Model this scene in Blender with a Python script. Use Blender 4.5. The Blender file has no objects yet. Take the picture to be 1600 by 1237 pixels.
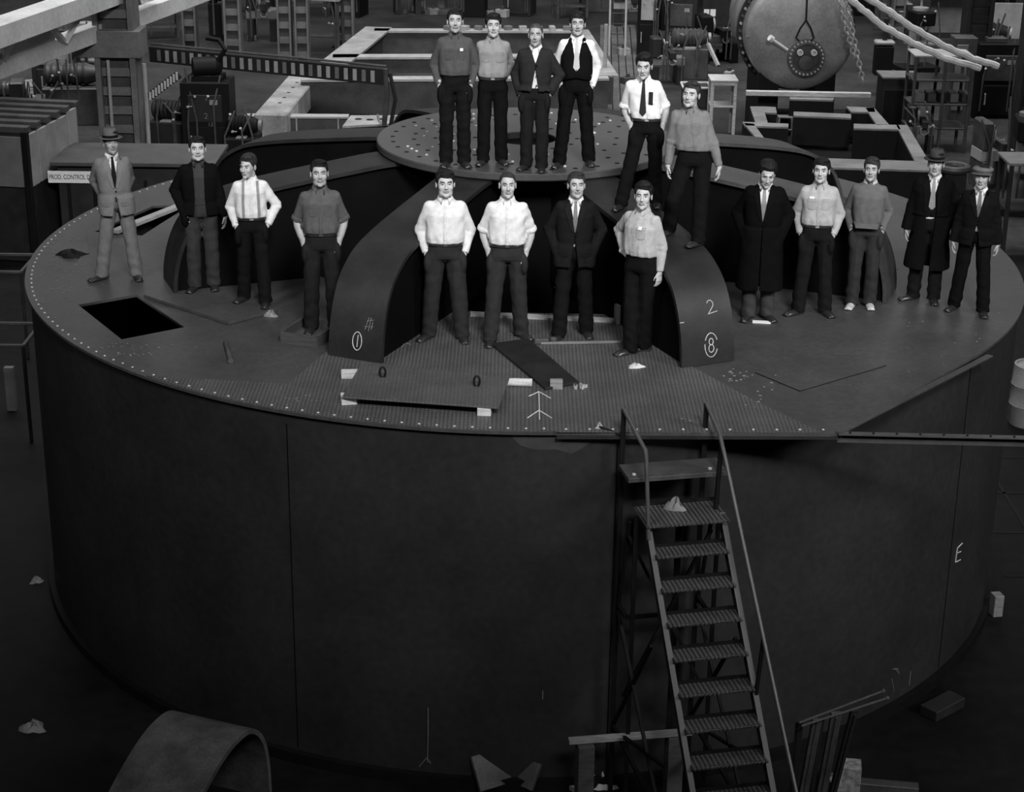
import bpy, bmesh, math, random
import numpy as np
from mathutils import Vector, Matrix
SC = bpy.context.scene
COL = SC.collection
PI = math.pi
R_ = math.radians

# ------------------------------------------------------------ camera
ZD = 3.8844                      # deck of the casing above the shop floor
CAMZ = ZD + 6.2765
FPX, PITCH, ROLL = 2815.8, 0.3639, 0.0122
cam = bpy.data.cameras.new('camera'); cam.sensor_width = 36; cam.sensor_fit = 'HORIZONTAL'
cam.lens = FPX / 1600 * 36; cam.clip_start = .1; cam.clip_end = 400
co = bpy.data.objects.new('camera', cam); COL.objects.link(co)
co.matrix_world = Matrix.Translation((0, 0, CAMZ)) @ Matrix.Rotation(PI/2 - PITCH, 4, 'X') @ Matrix.Rotation(ROLL, 4, 'Z')
SC.camera = co

# ------------------------------------------------------------ world, lamps, exposure
w = bpy.data.worlds.new('world'); SC.world = w; w.use_nodes = True
w.node_tree.nodes['Background'].inputs[0].default_value = (.5, .5, .5, 1)
w.node_tree.nodes['Background'].inputs[1].default_value = .012
def area(name, loc, target, sx, sy, power, spread=180):
    l = bpy.data.lights.new(name, 'AREA'); l.shape = 'RECTANGLE'; l.size = sx; l.size_y = sy
    l.energy = power; l.spread = R_(spread); l.color = (1, 1, 1)
    o = bpy.data.objects.new(name, l); COL.objects.link(o); o.location = loc
    o.rotation_euler = (Vector(target) - Vector(loc)).to_track_quat('-Z', 'Y').to_euler()
    return o
area('high_window_light', (5, -4, 21.5), (.6, 22, ZD+3.2), 6, 4, 690, 42)
area('left_fill_light', (-13, 1, 20), (-1, 21.5, ZD+3), 5, 4, 170, 44)  # weak fill added from the left, not a window of the hall
area('right_fill_light', (20, 4, 17), (3.5, 18, ZD-1.2), 6, 6, 150, 34)  # fill added to lift the right of the shell wall, no window there
area('end_wall_windows', (0, 93, 27), (0, 20, ZD), 70, 15, 3000, 180)
area('bay_skylight', (0, 24, 24), (0, 26, 0), 14, 10, 230, 80)
area('far_skylight', (-2, 44, 27), (-2, 52, 0), 46, 12, 8200, 130)
SC.view_settings.view_transform = 'Standard'; SC.view_settings.look = 'None'
SC.view_settings.gamma = 1; SC.view_settings.use_curve_mapping = False
SC.view_settings.exposure = 0.0

# ------------------------------------------------------------ pixel -> point on a level plane (z above the floor)
def ray(px, py):
    dx, dy = px - 800, py - 618.5
    cr, sr = math.cos(ROLL), math.sin(ROLL)
    X = dx*cr + dy*sr; Y = -dx*sr + dy*cr
    c, s = math.cos(PITCH), math.sin(PITCH)
    return Vector((X/FPX, c - Y/FPX*s, -s - Y/FPX*c))
def on(px, py, z=0.0):
    v = ray(px, py); t = (z - CAMZ)/v.z
    return Vector((v.x*t, v.y*t, z))
def atY(px, py, Y):
    v = ray(px, py); t = Y/v.y
    return Vector((v.x*t, Y, CAMZ + v.z*t))
def pxm(p):                      # pixels per metre at a point
    d = p.y*math.cos(PITCH) - (p.z - CAMZ)*math.sin(PITCH)
    return FPX/d

# ------------------------------------------------------------ materials
MATS = {}
def mat(name, tone, rough=.6, metal=0., amt=.2, scale=6., bump=0., detail=5, spec=.5, stretch=None, fine=0.):
    if name in MATS: return MATS[name]
    m = bpy.data.materials.new(name); m.use_nodes = True; nt = m.node_tree; N = nt.nodes; L = nt.links
    b = N['Principled BSDF']; b.inputs['Roughness'].default_value = rough; b.inputs['Metallic'].default_value = metal
    b.inputs['Specular IOR Level'].default_value = spec
    tc = N.new('ShaderNodeTexCoord'); src = tc.outputs['Object']
    if stretch:
        mp = N.new('ShaderNodeMapping'); mp.inputs['Scale'].default_value = stretch
        L.new(src, mp.inputs[0]); src = mp.outputs[0]
    no = N.new('ShaderNodeTexNoise'); no.inputs['Scale'].default_value = scale; no.inputs['Detail'].default_value = detail
    no.inputs['Roughness'].default_value = .6; L.new(src, no.inputs['Vector'])
    mr = N.new('ShaderNodeMapRange'); mr.inputs[1].default_value = .3; mr.inputs[2].default_value = .7
    mr.inputs[3].default_value = 1-amt; mr.inputs[4].default_value = 1+amt; L.new(no.outputs[0], mr.inputs[0])
    val = mr.outputs[0]
    if fine:
        n2 = N.new('ShaderNodeTexNoise'); n2.inputs['Scale'].default_value = scale*14; n2.inputs['Detail'].default_value = 3
        L.new(src, n2.inputs['Vector'])
        m2 = N.new('ShaderNodeMapRange'); m2.inputs[1].default_value = .3; m2.inputs[2].default_value = .7
        m2.inputs[3].default_value = 1-fine; m2.inputs[4].default_value = 1+fine; L.new(n2.outputs[0], m2.inputs[0])
        mm = N.new('ShaderNodeMath'); mm.operation = 'MULTIPLY'; L.new(val, mm.inputs[0]); L.new(m2.outputs[0], mm.inputs[1]); val = mm.outputs[0]
    mu = N.new('ShaderNodeMath'); mu.operation = 'MULTIPLY'; mu.inputs[1].default_value = tone; L.new(val, mu.inputs[0])
    cb = N.new('ShaderNodeCombineColor')
    for i in range(3): L.new(mu.outputs[0], cb.inputs[i])
    L.new(cb.outputs[0], b.inputs['Base Color'])
    if bump:
        bp = N.new('ShaderNodeBump'); bp.inputs['Strength'].default_value = bump; bp.inputs['Distance'].default_value = .02
        L.new(no.outputs[0], bp.inputs['Height']); L.new(bp.outputs[0], b.inputs['Normal'])
    MATS[name] = m; return m
def grid_mat(name, tone, fx, fy, amp=.5, rough=.5, spec=.4, metal=0.):
    """raised tread pattern / grating: product of two waves in object space"""
    m = mat(name, tone, rough, metal, .22, 2.2, spec=spec, fine=.15); nt = m.node_tree; N = nt.nodes; L = nt.links
    b = N['Principled BSDF']; tc = N.new('ShaderNodeTexCoord'); sx = N.new('ShaderNodeSeparateXYZ'); L.new(tc.outputs['Object'], sx.inputs[0])
    def wv(o, f):
        a = N.new('ShaderNodeMath'); a.operation = 'MULTIPLY'; a.inputs[1].default_value = f*2*PI; L.new(o, a.inputs[0])
        s = N.new('ShaderNodeMath'); s.operation = 'SINE'; L.new(a.outputs[0], s.inputs[0]); return s.outputs[0]
    A = wv(sx.outputs[0], fx)
    if fy:
        B = wv(sx.outputs[1], fy); mm = N.new('ShaderNodeMath'); mm.operation = 'MULTIPLY_ADD'; mm.inputs[1].default_value = .45
        L.new(B, mm.inputs[0]); L.new(A, mm.inputs[2]); A = mm.outputs[0]
    mr = N.new('ShaderNodeMapRange'); mr.inputs[1].default_value = -1; mr.inputs[2].default_value = 1
    mr.inputs[3].default_value = 1-amp; mr.inputs[4].default_value = 1+amp; L.new(A, mr.inputs[0])
    lk = b.inputs['Base Color'].links[0]; src = lk.from_socket
    mx = N.new('ShaderNodeMix'); mx.data_type = 'RGBA'; mx.blend_type = 'MULTIPLY'; mx.inputs[0].default_value = 1
    L.new(src, mx.inputs[6]); L.new(mr.outputs[0], mx.inputs[7]); L.new(mx.outputs[2], b.inputs['Base Color'])
    bp = N.new('ShaderNodeBump'); bp.inputs['Strength'].default_value = .4; bp.inputs['Distance'].default_value = .004
    L.new(A, bp.inputs['Height']); L.new(bp.outputs[0], b.inputs['Normal'])
    return m
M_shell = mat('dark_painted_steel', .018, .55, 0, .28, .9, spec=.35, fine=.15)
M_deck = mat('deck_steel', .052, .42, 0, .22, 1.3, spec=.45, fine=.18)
M_check = grid_mat('tread_plate_steel', .068, 26, 20, .32, .5, .5)
M_arm = mat('arm_steel', .015, .52, 0, .45, 2.2, spec=.32, fine=.15, bump=.1)
M_pale_arm = mat('pale_arm_steel', .045, .45, 0, .4, 2.2, spec=.45, fine=.2)  # lighter arm tone, used on two right-hand arms
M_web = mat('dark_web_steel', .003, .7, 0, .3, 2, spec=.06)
M_hub = mat('machined_disc_steel', .05, .38, 0, .2, 1.6, spec=.5, fine=.12)
M_rivet = mat('bright_rivet', .45, .4, 0, .1)
M_chalk = mat('chalk', .5, .95, 0, .25, 60)
M_faint = mat('faint_chalk', .16, .95, 0, .25, 60)
M_black = mat('black_iron', .005, .6, 0, .3, 4, spec=.2)
M_rail = mat('rail_steel', .06, .4, 0, .2, 8, spec=.6)
M_stair = mat('stair_steel', .03, .45, 0, .3, 6, spec=.5)
M_grate = grid_mat('grating_steel', .05, 24, 30, .7, .4, .6)
M_wood = mat('pale_wood', .50, .8, 0, .3, 5, stretch=(1, 8, 8), fine=.2)
M_dwood = mat('dark_wood', .05, .8, 0, .3, 5, stretch=(1, 8, 8))
M_mwood = mat('brown_wood', .2, .8, 0, .35, 5, stretch=(1, 8, 8), fine=.2)
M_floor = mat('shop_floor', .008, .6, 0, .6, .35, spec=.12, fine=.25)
M_grey = mat('grey_paint', .16, .6, 0, .2, 3, fine=.1)
M_lgrey = mat('light_grey_paint', .34, .6, 0, .2, 2.5, fine=.12)
M_pale = mat('pale_steel', .30, .5, 0, .35, 1.5, fine=.2)
M_mid = mat('mid_steel', .055, .5, 0, .4, 2.5, fine=.2)
M_dark = mat('dark_machine', .016, .55, 0, .4, 3, spec=.4)
M_white = mat('white_paper', .8, .9, 0, .05)
M_brush = mat('brushed_head_steel', .22, .42, 0, .35, 1.2, fine=.15, spec=.6)

# ------------------------------------------------------------ mesh helpers
def link(name, verts, faces, m, parent=None, smooth=False, mw=None):
    me = bpy.data.meshes.new(name); me.from_pydata([tuple(v) for v in verts], [], faces); me.update()
    if m is not None: me.materials.append(m)
    o = bpy.data.objects.new(name, me); COL.objects.link(o)
    if parent is not None: o.parent = parent
    if smooth: me.polygons.foreach_set('use_smooth', [True]*len(me.polygons))
    return o
class MB:
    def __init__(s): s.v = []; s.f = []
    def add(s, vs, fs):
        n = len(s.v); s.v += [Vector(v) for v in vs]; s.f += [tuple(i+n for i in f) for f in fs]; return s
    def box(s, c, d, rz=0, rx=0, ry=0):
        m = Matrix.Rotation(rz, 3, 'Z') @ Matrix.Rotation(ry, 3, 'Y') @ Matrix.Rotation(rx, 3, 'X'); c = Vector(c)
        vs = [c + m @ Vector((x*d[0]/2, y*d[1]/2, z*d[2]/2)) for z in (-1, 1) for y in (-1, 1) for x in (-1, 1)]
        return s.add(vs, [(0, 2, 3, 1), (4, 5, 7, 6), (0, 1, 5, 4), (2, 6, 7, 3), (0, 4, 6, 2), (1, 3, 7, 5)])
    def bar(s, a, b, w, h=None, up=(0, 0, 1)):
        a, b = Vector(a), Vector(b); h = w if h is None else h
        z = (b-a).normalized(); x = z.cross(Vector(up))
        if x.length < 1e-4: x = z.cross(Vector((0, 1, 0)))
        x.normalize(); y = x.cross(z)
        vs = [p + x*sx*w/2 + y*sy*h/2 for p in (a, b) for sy in (-1, 1) for sx in (-1, 1)]
        return s.add(vs, [(0, 2, 3, 1), (4, 5, 7, 6), (0, 1, 5, 4), (2, 6, 7, 3), (0, 4, 6, 2), (1, 3, 7, 5)])
    def tube(s, pts, r, n=10, caps=True):
        pts = [Vector(p) for p in pts]; rs = r if hasattr(r, '__len__') else [r]*len(pts); vs = []; pu = None
        for i, p in enumerate(pts):
            t = (pts[min(i+1, len(pts)-1)] - pts[max(i-1, 0)]).normalized()
            if pu is None:
                pu = t.cross(Vector((0, 0, 1)))
                if pu.length < 1e-3: pu = t.cross(Vector((0, 1, 0)))
            u = (pu - t*pu.dot(t)).normalized(); pu = u; v = t.cross(u)
            vs += [p + (u*math.cos(k*2*PI/n) + v*math.sin(k*2*PI/n))*rs[i] for k in range(n)]
        fs = [(i*n+k, i*n+(k+1) % n, (i+1)*n+(k+1) % n, (i+1)*n+k) for i in range(len(pts)-1) for k in range(n)]
        if caps: fs += [tuple(range(n))[::-1], tuple((len(pts)-1)*n+k for k in range(n))]
        return s.add(vs, fs)
    def lathe(s, prof, c=(0, 0, 0), n=32, axis=None, close=True):
        """prof: (r, z) list; axis: direction of local z"""
        q = Vector(axis).to_track_quat('Z', 'Y').to_matrix() if axis is not None else Matrix.Identity(3)
        c = Vector(c); vs = []
        for r, z in prof:
            vs += [c + q @ Vector((r*math.cos(k*2*PI/n), r*math.sin(k*2*PI/n), z)) for k in range(n)]
        m = len(prof)
        fs = [(i*n+k, i*n+(k+1) % n, (i+1)*n+(k+1) % n, (i+1)*n+k) for i in range(m-1) for k in range(n)]
        if close: fs += [tuple(range(n))[::-1], tuple((m-1)*n+k for k in range(n))]
        return s.add(vs, fs)
    def prism(s, poly, z0, z1, T=None):
        """poly in (x, y), extruded z0..z1, mapped by T"""
        n = len(poly); vs = [Vector((x, y, z)) for z in (z0, z1) for x, y in poly]
        if T is not None: vs = [T(v) for v in vs]
        return s.add(vs, [tuple(range(n))[::-1], tuple(range(n, 2*n))] + [(k, (k+1) % n, n+(k+1) % n, n+k) for k in range(n)])
    def build(s, name, m, parent=None, smooth=False, bevel=0, loc=None, seg=1):
        if loc is not None:
            L0 = Vector(loc); vs = [v-L0 for v in s.v]
        else: vs = s.v
        o = link(name, vs, s.f, m, parent)
        if loc is not None: o.location = loc
        bm = bmesh.new(); bm.from_mesh(o.data); bmesh.ops.recalc_face_normals(bm, faces=bm.faces)
        if bevel: bmesh.ops.bevel(bm, geom=[e for e in bm.edges if len(e.link_faces) == 2 and e.calc_face_angle(0) > .5], offset=bevel, segments=seg, affect='EDGES', profile=.5, clamp_overlap=True)
        if smooth:
            for f in bm.faces: f.smooth = True
            for e in bm.edges:
                if len(e.link_faces) == 2 and e.calc_face_angle(0) > .7: e.smooth = False
        bm.to_mesh(o.data); bm.free()
        return o
def empty(name, loc=(0, 0, 0), rz=0):
    o = bpy.data.objects.new(name, None); o.empty_display_size = .2; COL.objects.link(o); o.location = loc; o.rotation_euler = (0, 0, rz); return o
def tag(o, label, cat, group=None, kind=None):
    o['label'] = label; o['category'] = cat
    if group: o['group'] = group
    if kind: o['kind'] = kind
    return o
def struct(o): o['kind'] = 'structure'; return o
def plate(name, outers, z0, z1, m, parent=None, holes=()):
    """flat plate with holes from 2D outlines (filled curve turned into a mesh)"""
    cu = bpy.data.curves.new(name, 'CURVE'); cu.dimensions = '2D'; cu.fill_mode = 'BOTH'; cu.extrude = (z1-z0)/2
    for poly in [outers] + list(holes):
        sp = cu.splines.new('POLY'); sp.points.add(len(poly)-1); sp.use_cyclic_u = True
        for i, q in enumerate(poly): sp.points[i].co = (q[0], q[1], 0, 1)
    t = bpy.data.objects.new('tmp', cu); COL.objects.link(t)
    me = bpy.data.meshes.new_from_object(t); bpy.data.objects.remove(t)
    me.name = name; me.materials.clear(); me.materials.append(m)
    zc = (z0+z1)/2
    for v in me.vertices: v.co.z += zc
    o = bpy.data.objects.new(name, me); COL.objects.link(o)
    if parent is not None: o.parent = parent
    return o
def copy_tree(o, parent=None):
    c = o.copy(); COL.objects.link(c); c.parent = parent
    for ch in list(o.children): copy_tree(ch, c)
    return c
FONT = {}
def text_mesh(s, size, depth=.004):
    cu = bpy.data.curves.new('t', 'FONT'); cu.body = s; cu.size = size; cu.extrude = depth/2; cu.align_x = 'CENTER'; cu.align_y = 'CENTER'
    t = bpy.data.objects.new('t', cu); COL.objects.link(t); bpy.context.view_layer.update()
    me = bpy.data.meshes.new_from_object(t); bpy.data.objects.remove(t)
    return [v.co.copy() for v in me.vertices], [tuple(p.vertices) for p in me.polygons]

# ============================================================ THE SETTING
def slab(name, pts, m):
    return struct(link(name, pts, [tuple(range(len(pts)))], m))
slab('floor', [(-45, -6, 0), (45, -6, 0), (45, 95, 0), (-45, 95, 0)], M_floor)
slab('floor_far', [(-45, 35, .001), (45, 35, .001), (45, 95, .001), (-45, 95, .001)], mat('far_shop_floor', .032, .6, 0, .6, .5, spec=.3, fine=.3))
M_wall = mat('brick_wall', .09, .85, 0, .3, 1.2, fine=.2)
slab('wall_back', [(-45, 95, 0), (45, 95, 0), (45, 95, 38), (-45, 95, 38)], M_wall)
slab('wall_left', [(-45, -6, 0), (-45, 95, 0), (-45, 95, 26), (-45, -6, 26)], M_wall)
slab('wall_right', [(45, 95, 0), (45, -6, 0), (45, -6, 26), (45, 95, 26)], M_wall)

# ============================================================ THE CASING
CX, CY, RR = 0.1341, 21.5525, 6.0122
RW = RR - .05                                      # radius of the shell wall
HZ, HR = ZD + 1.4182, 1.8132                       # arm hub disc
casing = tag(empty('machine_casing', (CX, CY, 0)), 'huge round dark steel machine casing with eight arched arms on its deck', 'machine')
def W2(p): return (p[0]-CX, p[1]-CY)               # world xy -> casing xy
T0 = W2(on(870, 676, ZD)); C0 = W2(on(1310, 677, ZD)); E0 = W2(on(1547, 556, ZD)); BAR = W2(on(1640, 684.5, ZD))
angT = math.atan2(T0[1], T0[0]); angE = math.atan2(E0[1], E0[0])
def arcpts(r, a0, a1, n): return [(r*math.cos(a0+(a1-a0)*i/n), r*math.sin(a0+(a1-a0)*i/n)) for i in range(n+1)]
outline = arcpts(RR, angE, angT+2*PI, 180) + [C0]
def poly(*q): return [W2(on(x, y, ZD)) for x, y in q]
hatch = poly((122, 476), (213, 460), (288, 511), (190, 530))
slot1 = poly((150, 362), (262, 326), (275, 340), (166, 376))
slot2 = poly((210, 345), (245, 322), (262, 322), (228, 346))
slot = poly((148, 362), (238, 322), (300, 318), (222, 368))
pit = [(2.75*math.cos(a), 2.75*math.sin(a)) for a in [R_(22.5+45*k) for k in range(8)]]
plate('deck_plate', outline, ZD-.03, ZD, M_deck, casing, [hatch, slot, pit])
# shell wall of the casing, seams every 30 degrees, stiffening lip under the deck
sh = MB()
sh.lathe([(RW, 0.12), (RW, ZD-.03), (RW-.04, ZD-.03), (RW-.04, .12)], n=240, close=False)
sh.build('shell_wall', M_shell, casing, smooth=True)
fl = MB(); fl.lathe([(RW-.06, 0), (RW+.07, 0), (RW+.07, .12), (RW-.06, .12)], n=180, close=False)
fl.add([], []); fl.build('base_flange', M_black, casing, smooth=True)
sm = MB()
for px_ in (446, 950, 1110, -1):
    a = math.atan2(*(W2(on(px_, 640, ZD))[::-1])) if px_ > 0 else R_(-38)
    MB().box((RW*math.cos(a), RW*math.sin(a), ZD/2), (.008, .010, ZD-.3), rz=a).build('vertical_seam', M_web, casing)
# edge strip under the straight overhang, and the bar running on past the casing
def seg_strip(a, b, z0, z1, wd, name, m, off=0):
    mb = MB(); a = Vector((*a, (z0+z1)/2)); b = Vector((*b, (z0+z1)/2)); mb.bar(a, b, wd, z1-z0); return mb.build(name, m, casing)
seg_strip(C0, E0, ZD-.002, ZD+.012, .07, 'edge_strip', M_deck)
bm_ = MB(); a = Vector((*C0, ZD)); b = Vector((*BAR, ZD)); d = (b-a).normalized()
bm_.bar(a, b, .075, .012); bm_.bar(a+Vector((0, .03, -.05)), b+Vector((0, .03, -.05)), .012, .10)
bm_.build('joint_bar', M_rail, casing)
bh = MB()
for i in range(9):
    p = a.lerp(b, (i+.5)/9); bh.lathe([(.012, 0), (.012, .008)], p+Vector((0, 0, .006)), 8)
bh.build('bolt_head', M_black, casing)['kind'] = 'stuff'
lip = MB(); lip.bar(Vector((*T0, ZD-.045)), Vector((*C0, ZD-.045)), .02, .028); lip.build('edge_lip', M_shell, casing)
# raised tread plates over the front of the deck
cp = [W2(on(x, y, ZD)) for x, y in ((600, 500), (660, 487), (985, 492), (1050, 520), (1075, 570), (1180, 627), (1283, 676.0))]
front = [q for q in arcpts(RR-.02, angT+2*PI, angT+2*PI-R_(42), 40)]
plate('tread_plate', cp + [T0] + front + poly((450, 600), (545, 520)), ZD+.0005, ZD+.006, M_check, casing)
# rivets around the rim: the 100 largest as parts, the rest one part
def dome_mesh(r, h):
    mb = MB(); mb.lathe([(r, 0), (r*.9, h*.55), (r*.5, h*.92), (.0001, h)], n=8, close=False); return mb
ang_all = [R_(-90) + R_(1.62)*k for k in range(-104, 118)]
def ok(a):
    x, y = math.cos(a), math.sin(a); d = (math.degrees(a)+90) % 360
    return not (2 < d < 215)
riv = sorted([a for a in ang_all if ok(a)], key=lambda a: RR*math.sin(a))
base = None; rest = MB(); jit = random.Random(4)
for i, a in enumerate(riv):
    z = ZD + (.006 if -R_(134) < ((a+PI) % (2*PI)-PI) < -R_(80) else 0)
    p = Vector(((RR-.075)*math.cos(a), (RR-.075)*math.sin(a), z))
    if i < 86:
        if base is None: base = dome_mesh(.014, .009).build('rivet', M_rivet, casing); base.location = p
        else:
            c = base.copy(); COL.objects.link(c); c.parent = casing; c.location = p
        base.parent = casing
    else: 
        mm = dome_mesh(.016, .009); rest.add([v+p for v in mm.v], mm.f)
for k in range(12):                                # rivets along the straight front edge
    p = Vector((*T0, 0)).lerp(Vector((*C0, 0)), (k+.4)/12); p += Vector((0, .075, ZD+.006)); c = base.copy(); COL.objects.link(c); c.parent = casing; c.location = p
rest.build('rivet_row', M_rivet, casing)['kind'] = 'stuff'

# the pit below the hub: inner wall, inner barrel and struts
pw = MB(); n8 = len(pit)
vs = [Vector((x, y, z)) for z in (.2, ZD-.03) for x, y in pit]
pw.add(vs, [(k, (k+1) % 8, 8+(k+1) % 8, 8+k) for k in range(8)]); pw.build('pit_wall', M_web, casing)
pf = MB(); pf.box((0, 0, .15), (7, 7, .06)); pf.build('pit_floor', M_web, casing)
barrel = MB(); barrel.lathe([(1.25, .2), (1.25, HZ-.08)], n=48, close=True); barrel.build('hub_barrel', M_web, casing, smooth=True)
# hub disc
hub = MB(); hub.lathe([(.36, HZ-ZD-.09), (HR-.015, HZ-ZD-.09), (HR, HZ-ZD-.075), (HR, HZ-ZD-.012), (HR-.012, HZ-ZD), (.37, HZ-ZD), (.36, HZ-ZD-.01), (.36, HZ-ZD-.09)], (0, 0, ZD), 128, close=False)
hubo = hub.build('hub_disc', M_hub, casing, smooth=True)
hh = MB(); hh.lathe([(.355, 0), (.355, .02)], (0, 0, HZ-.16), 40); hh.build('centre_recess', M_black, casing)
# bolt holes and bolts in rings on the disc
hole = None
rnd = random.Random(7)
for r, n, off in ((1.62, 36, 0), (1.36, 28, .1), (1.1, 20, .05), (.62, 12, 0)):
    for k in range(n):
        a = 2*PI*k/n + off; p = Vector((r*math.cos(a), r*math.sin(a), HZ+.0005))
        if hole is None:
            hole = MB().lathe([(.028, 0), (.028, .003)], n=12).build('bolt_hole', M_black, casing); hole.location = p
        else:
            c = hole.copy(); COL.objects.link(c); c.parent = casing; c.location = p
pins = MB()
for k in range(46):
    a = rnd.uniform(0, 2*PI); r = rnd.choice((1.5, 1.24, .9)); p = Vector((r*math.cos(a), r*math.sin(a), HZ))
    mm = dome_mesh(.02, .014); pins.add([v+p for v in mm.v], mm.f)
pins.build('pin_heads', M_rivet, casing)['kind'] = 'stuff'

# eight arched arms: curved top flange over two webs
ARMP = [(1.20, 1.325), (1.8, 1.315), (2.3, 1.26), (3.0, 1.17), (3.45, 1.10), (3.8, 1.02), (4.03, .91), (4.2, .77), (4.32, .58), (4.40, .36), (4.44, .16), (4.45, 0.006)]
def smooth_prof(p, n=4):
    out = []
    for i in range(len(p)-1):
        p0 = p[max(i-1, 0)]; p1 = p[i]; p2 = p[i+1]; p3 = p[min(i+2, len(p)-1)]
        for j in range(n):
            t = j/n; out.append(tuple(.5*((2*p1[k]) + (-p0[k]+p2[k])*t + (2*p0[k]-5*p1[k]+4*p2[k]-p3[k])*t*t + (-p0[k]+3*p1[k]-3*p2[k]+p3[k])*t**3) for k in (0, 1)))
    return out + [p[-1]]
AP = smooth_prof(ARMP)
def arm_geom(az, dr, hw=.31, th=.045):
    ro = Matrix.Rotation(R_(az), 3, 'Z')           # arm direction: local (0,-1) turned by az
    prof = [(r + dr*max(0, (r-1.2)/3.2), z) for r, z in AP]
    nrm = []
    for i in range(len(prof)):
        a = prof[max(i-1, 0)]; b = prof[min(i+1, len(prof)-1)]; t = Vector((b[0]-a[0], b[1]-a[1])).normalized(); nrm.append(Vector((-t.y, t.x)))
    return ro, prof, nrm
ARMS = []
ARM_AZ = [(-23.2, 0), (24.6, .06), (-68.6, -.02), (68.4, .1), (-113, 0), (113, 0), (-158, 0), (158, 0)]
for az, dr in ARM_AZ:
    ro, prof, nrm = arm_geom(az, dr); mb = MB(); n = len(prof); hw = .31; th = .045
    vs = []
    for (r, z), nn in zip(prof, nrm):
        for x, o in ((-hw, 0), (hw, 0), (hw, -th), (-hw, -th)):
            q = ro @ Vector((x, -(r + nn.x*o), 0)); vs.append(Vector((q.x, q.y, max(z + nn.y*o, .001) + ZD)))
    fs = [(i*4+k, i*4+(k+1) % 4, (i+1)*4+(k+1) % 4, (i+1)*4+k) for i in range(n-1) for k in range(4)] + [(0, 1, 2, 3), tuple((n-1)*4+k for k in (3, 2, 1, 0))]
    arm = mb.add(vs, fs).build('arm_flange', M_pale_arm if az in (68.4, 113) else M_arm, casing, smooth=True)
    for s in (-1, 1):                              # two web plates
        wb = MB(); vs = []; x0, x1 = s*.215, s*.24
        ring = [(r + nn.x*-th, z + nn.y*-th) for (r, z), nn in zip(prof, nrm)]
        ring = [(r, max(z, .002)) for r, z in ring] + [(1.2, .002 if False else -.3)]
        ring = [q for q in ring]
        ring[-1] = (1.22, .0)
        k = len(ring)
        for x in (x0, x1):
            for r, z in ring:
                q = ro @ Vector((x, -r, 0)); vs.append(Vector((q.x, q.y, z+ZD)))
        fs = [tuple(range(k)), tuple(range(k, 2*k))[::-1]] + [(i, (i+1) % k, k+(i+1) % k, k+i) for i in range(k)]
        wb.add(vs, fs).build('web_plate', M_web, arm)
    ARMS.append((ro, prof, nrm, arm))
def arm_pt(i, r_idx_frac, x, lift=.004):
    """point on the outside of arm flange i: arc parameter in metres from the foot upwards, x across"""
    ro, prof, nrm, _ = ARMS[i]; s = r_idx_frac; k = len(prof)-1
    while k > 0:
        a = Vector(prof[k]); b = Vector(prof[k-1]); L = (b-a).length
        if s <= L: break
        s -= L; k -= 1
    t = s/L if L else 0; q = a.lerp(b, t); nn = (nrm[k]*(1-t) + nrm[k-1]*t)
    q2 = q + nn*lift
    v = ro @ Vector((x, -q2.x, 0)); return Vector((v.x, v.y, q2.y + ZD))
def stroke(name, pts, fn, w=.009, m=None, parent=None):
    """chalk stroke: thin flat-ish tube following a surface"""
    mb = MB(); P3 = []
    for i in range(len(pts)-1):
        n = max(2, int(math.dist(pts[i], pts[i+1])/.04)+1)
        for j in range(n): P3.append(fn(pts[i][0]+(pts[i+1][0]-pts[i][0])*j/n, pts[i][1]+(pts[i+1][1]-pts[i][1])*j/n))
    P3.append(fn(*pts[-1])); mb.tube(P3, w, 5); return mb
def circ2(cx, cy, rx, ry, n=20, a0=0, a1=2*PI): return [(cx+rx*math.cos(a0+(a1-a0)*i/n), cy+ry*math.sin(a0+(a1-a0)*i/n)) for i in range(n+1)]
def chalk(name, strokes, fn, parent, w=.008, m=None):
    mb = MB()
    for s in strokes:
        q = stroke(name, s, fn, w); mb.add(q.v, q.f)
    return mb.build(name, m or M_chalk, parent)
f1 = lambda x, y: arm_pt(0, y, x)
chalk('chalk_number', [circ2(.02, .20, .052, .095), [(.02, .14), (.028, .265)]], f1, ARMS[0][3], .0045)
chalk('chalk_mark', [[(.10, .33), (.13, .46)], [(.14, .32), (.155, .46)], [(.09, .36), (.19, .37)], [(.11, .42), (.19, .44)], [(.17, .34), (.18, .42)]], f1, ARMS[0][3], .0035, M_faint)
f8 = lambda x, y: arm_pt(1, y, x)
chalk('chalk_number', [circ2(.035, .20, .075, .125, 20, .4, 2.7), circ2(.035, .20, .075, .125, 20, 3.0, 5.9), circ2(.035, .165, .030, .04), circ2(.035, .235, .024, .034)], f8, ARMS[1][3], .0045)
chalk('chalk_mark', [circ2(.07, .62, .035, .04, 10, PI*.9, -PI*.2) + [(.05, .54), (.03, .52), (.14, .54)]], f8, ARMS[1][3], .0035)
chalk('chalk_tick', [[(-.31, .47), (-.26, .47)]], f8, ARMS[1][3], .004)
fd = lambda x, y: Vector((*W2(on(x, y, ZD)), ZD+.008))
chalk('chalk_arrow', [[fdq for fdq in ((843, 656), (842, 615))], [(826, 620), (842, 613), (860, 623)], [(824, 654), (842, 642), (862, 654)]], fd, casing, .006, M_chalk)
chalk('chalk_cross', [[(622, 533), (642, 539)], [(637, 529), (628, 544)]], fd, casing, .006, M_faint)
chalk('chalk_line', [[(1180, 583), (1250, 612), (1385, 572)]], fd, casing, .004, M_black)
rnd = random.Random(12)
sp = MB()
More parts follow.
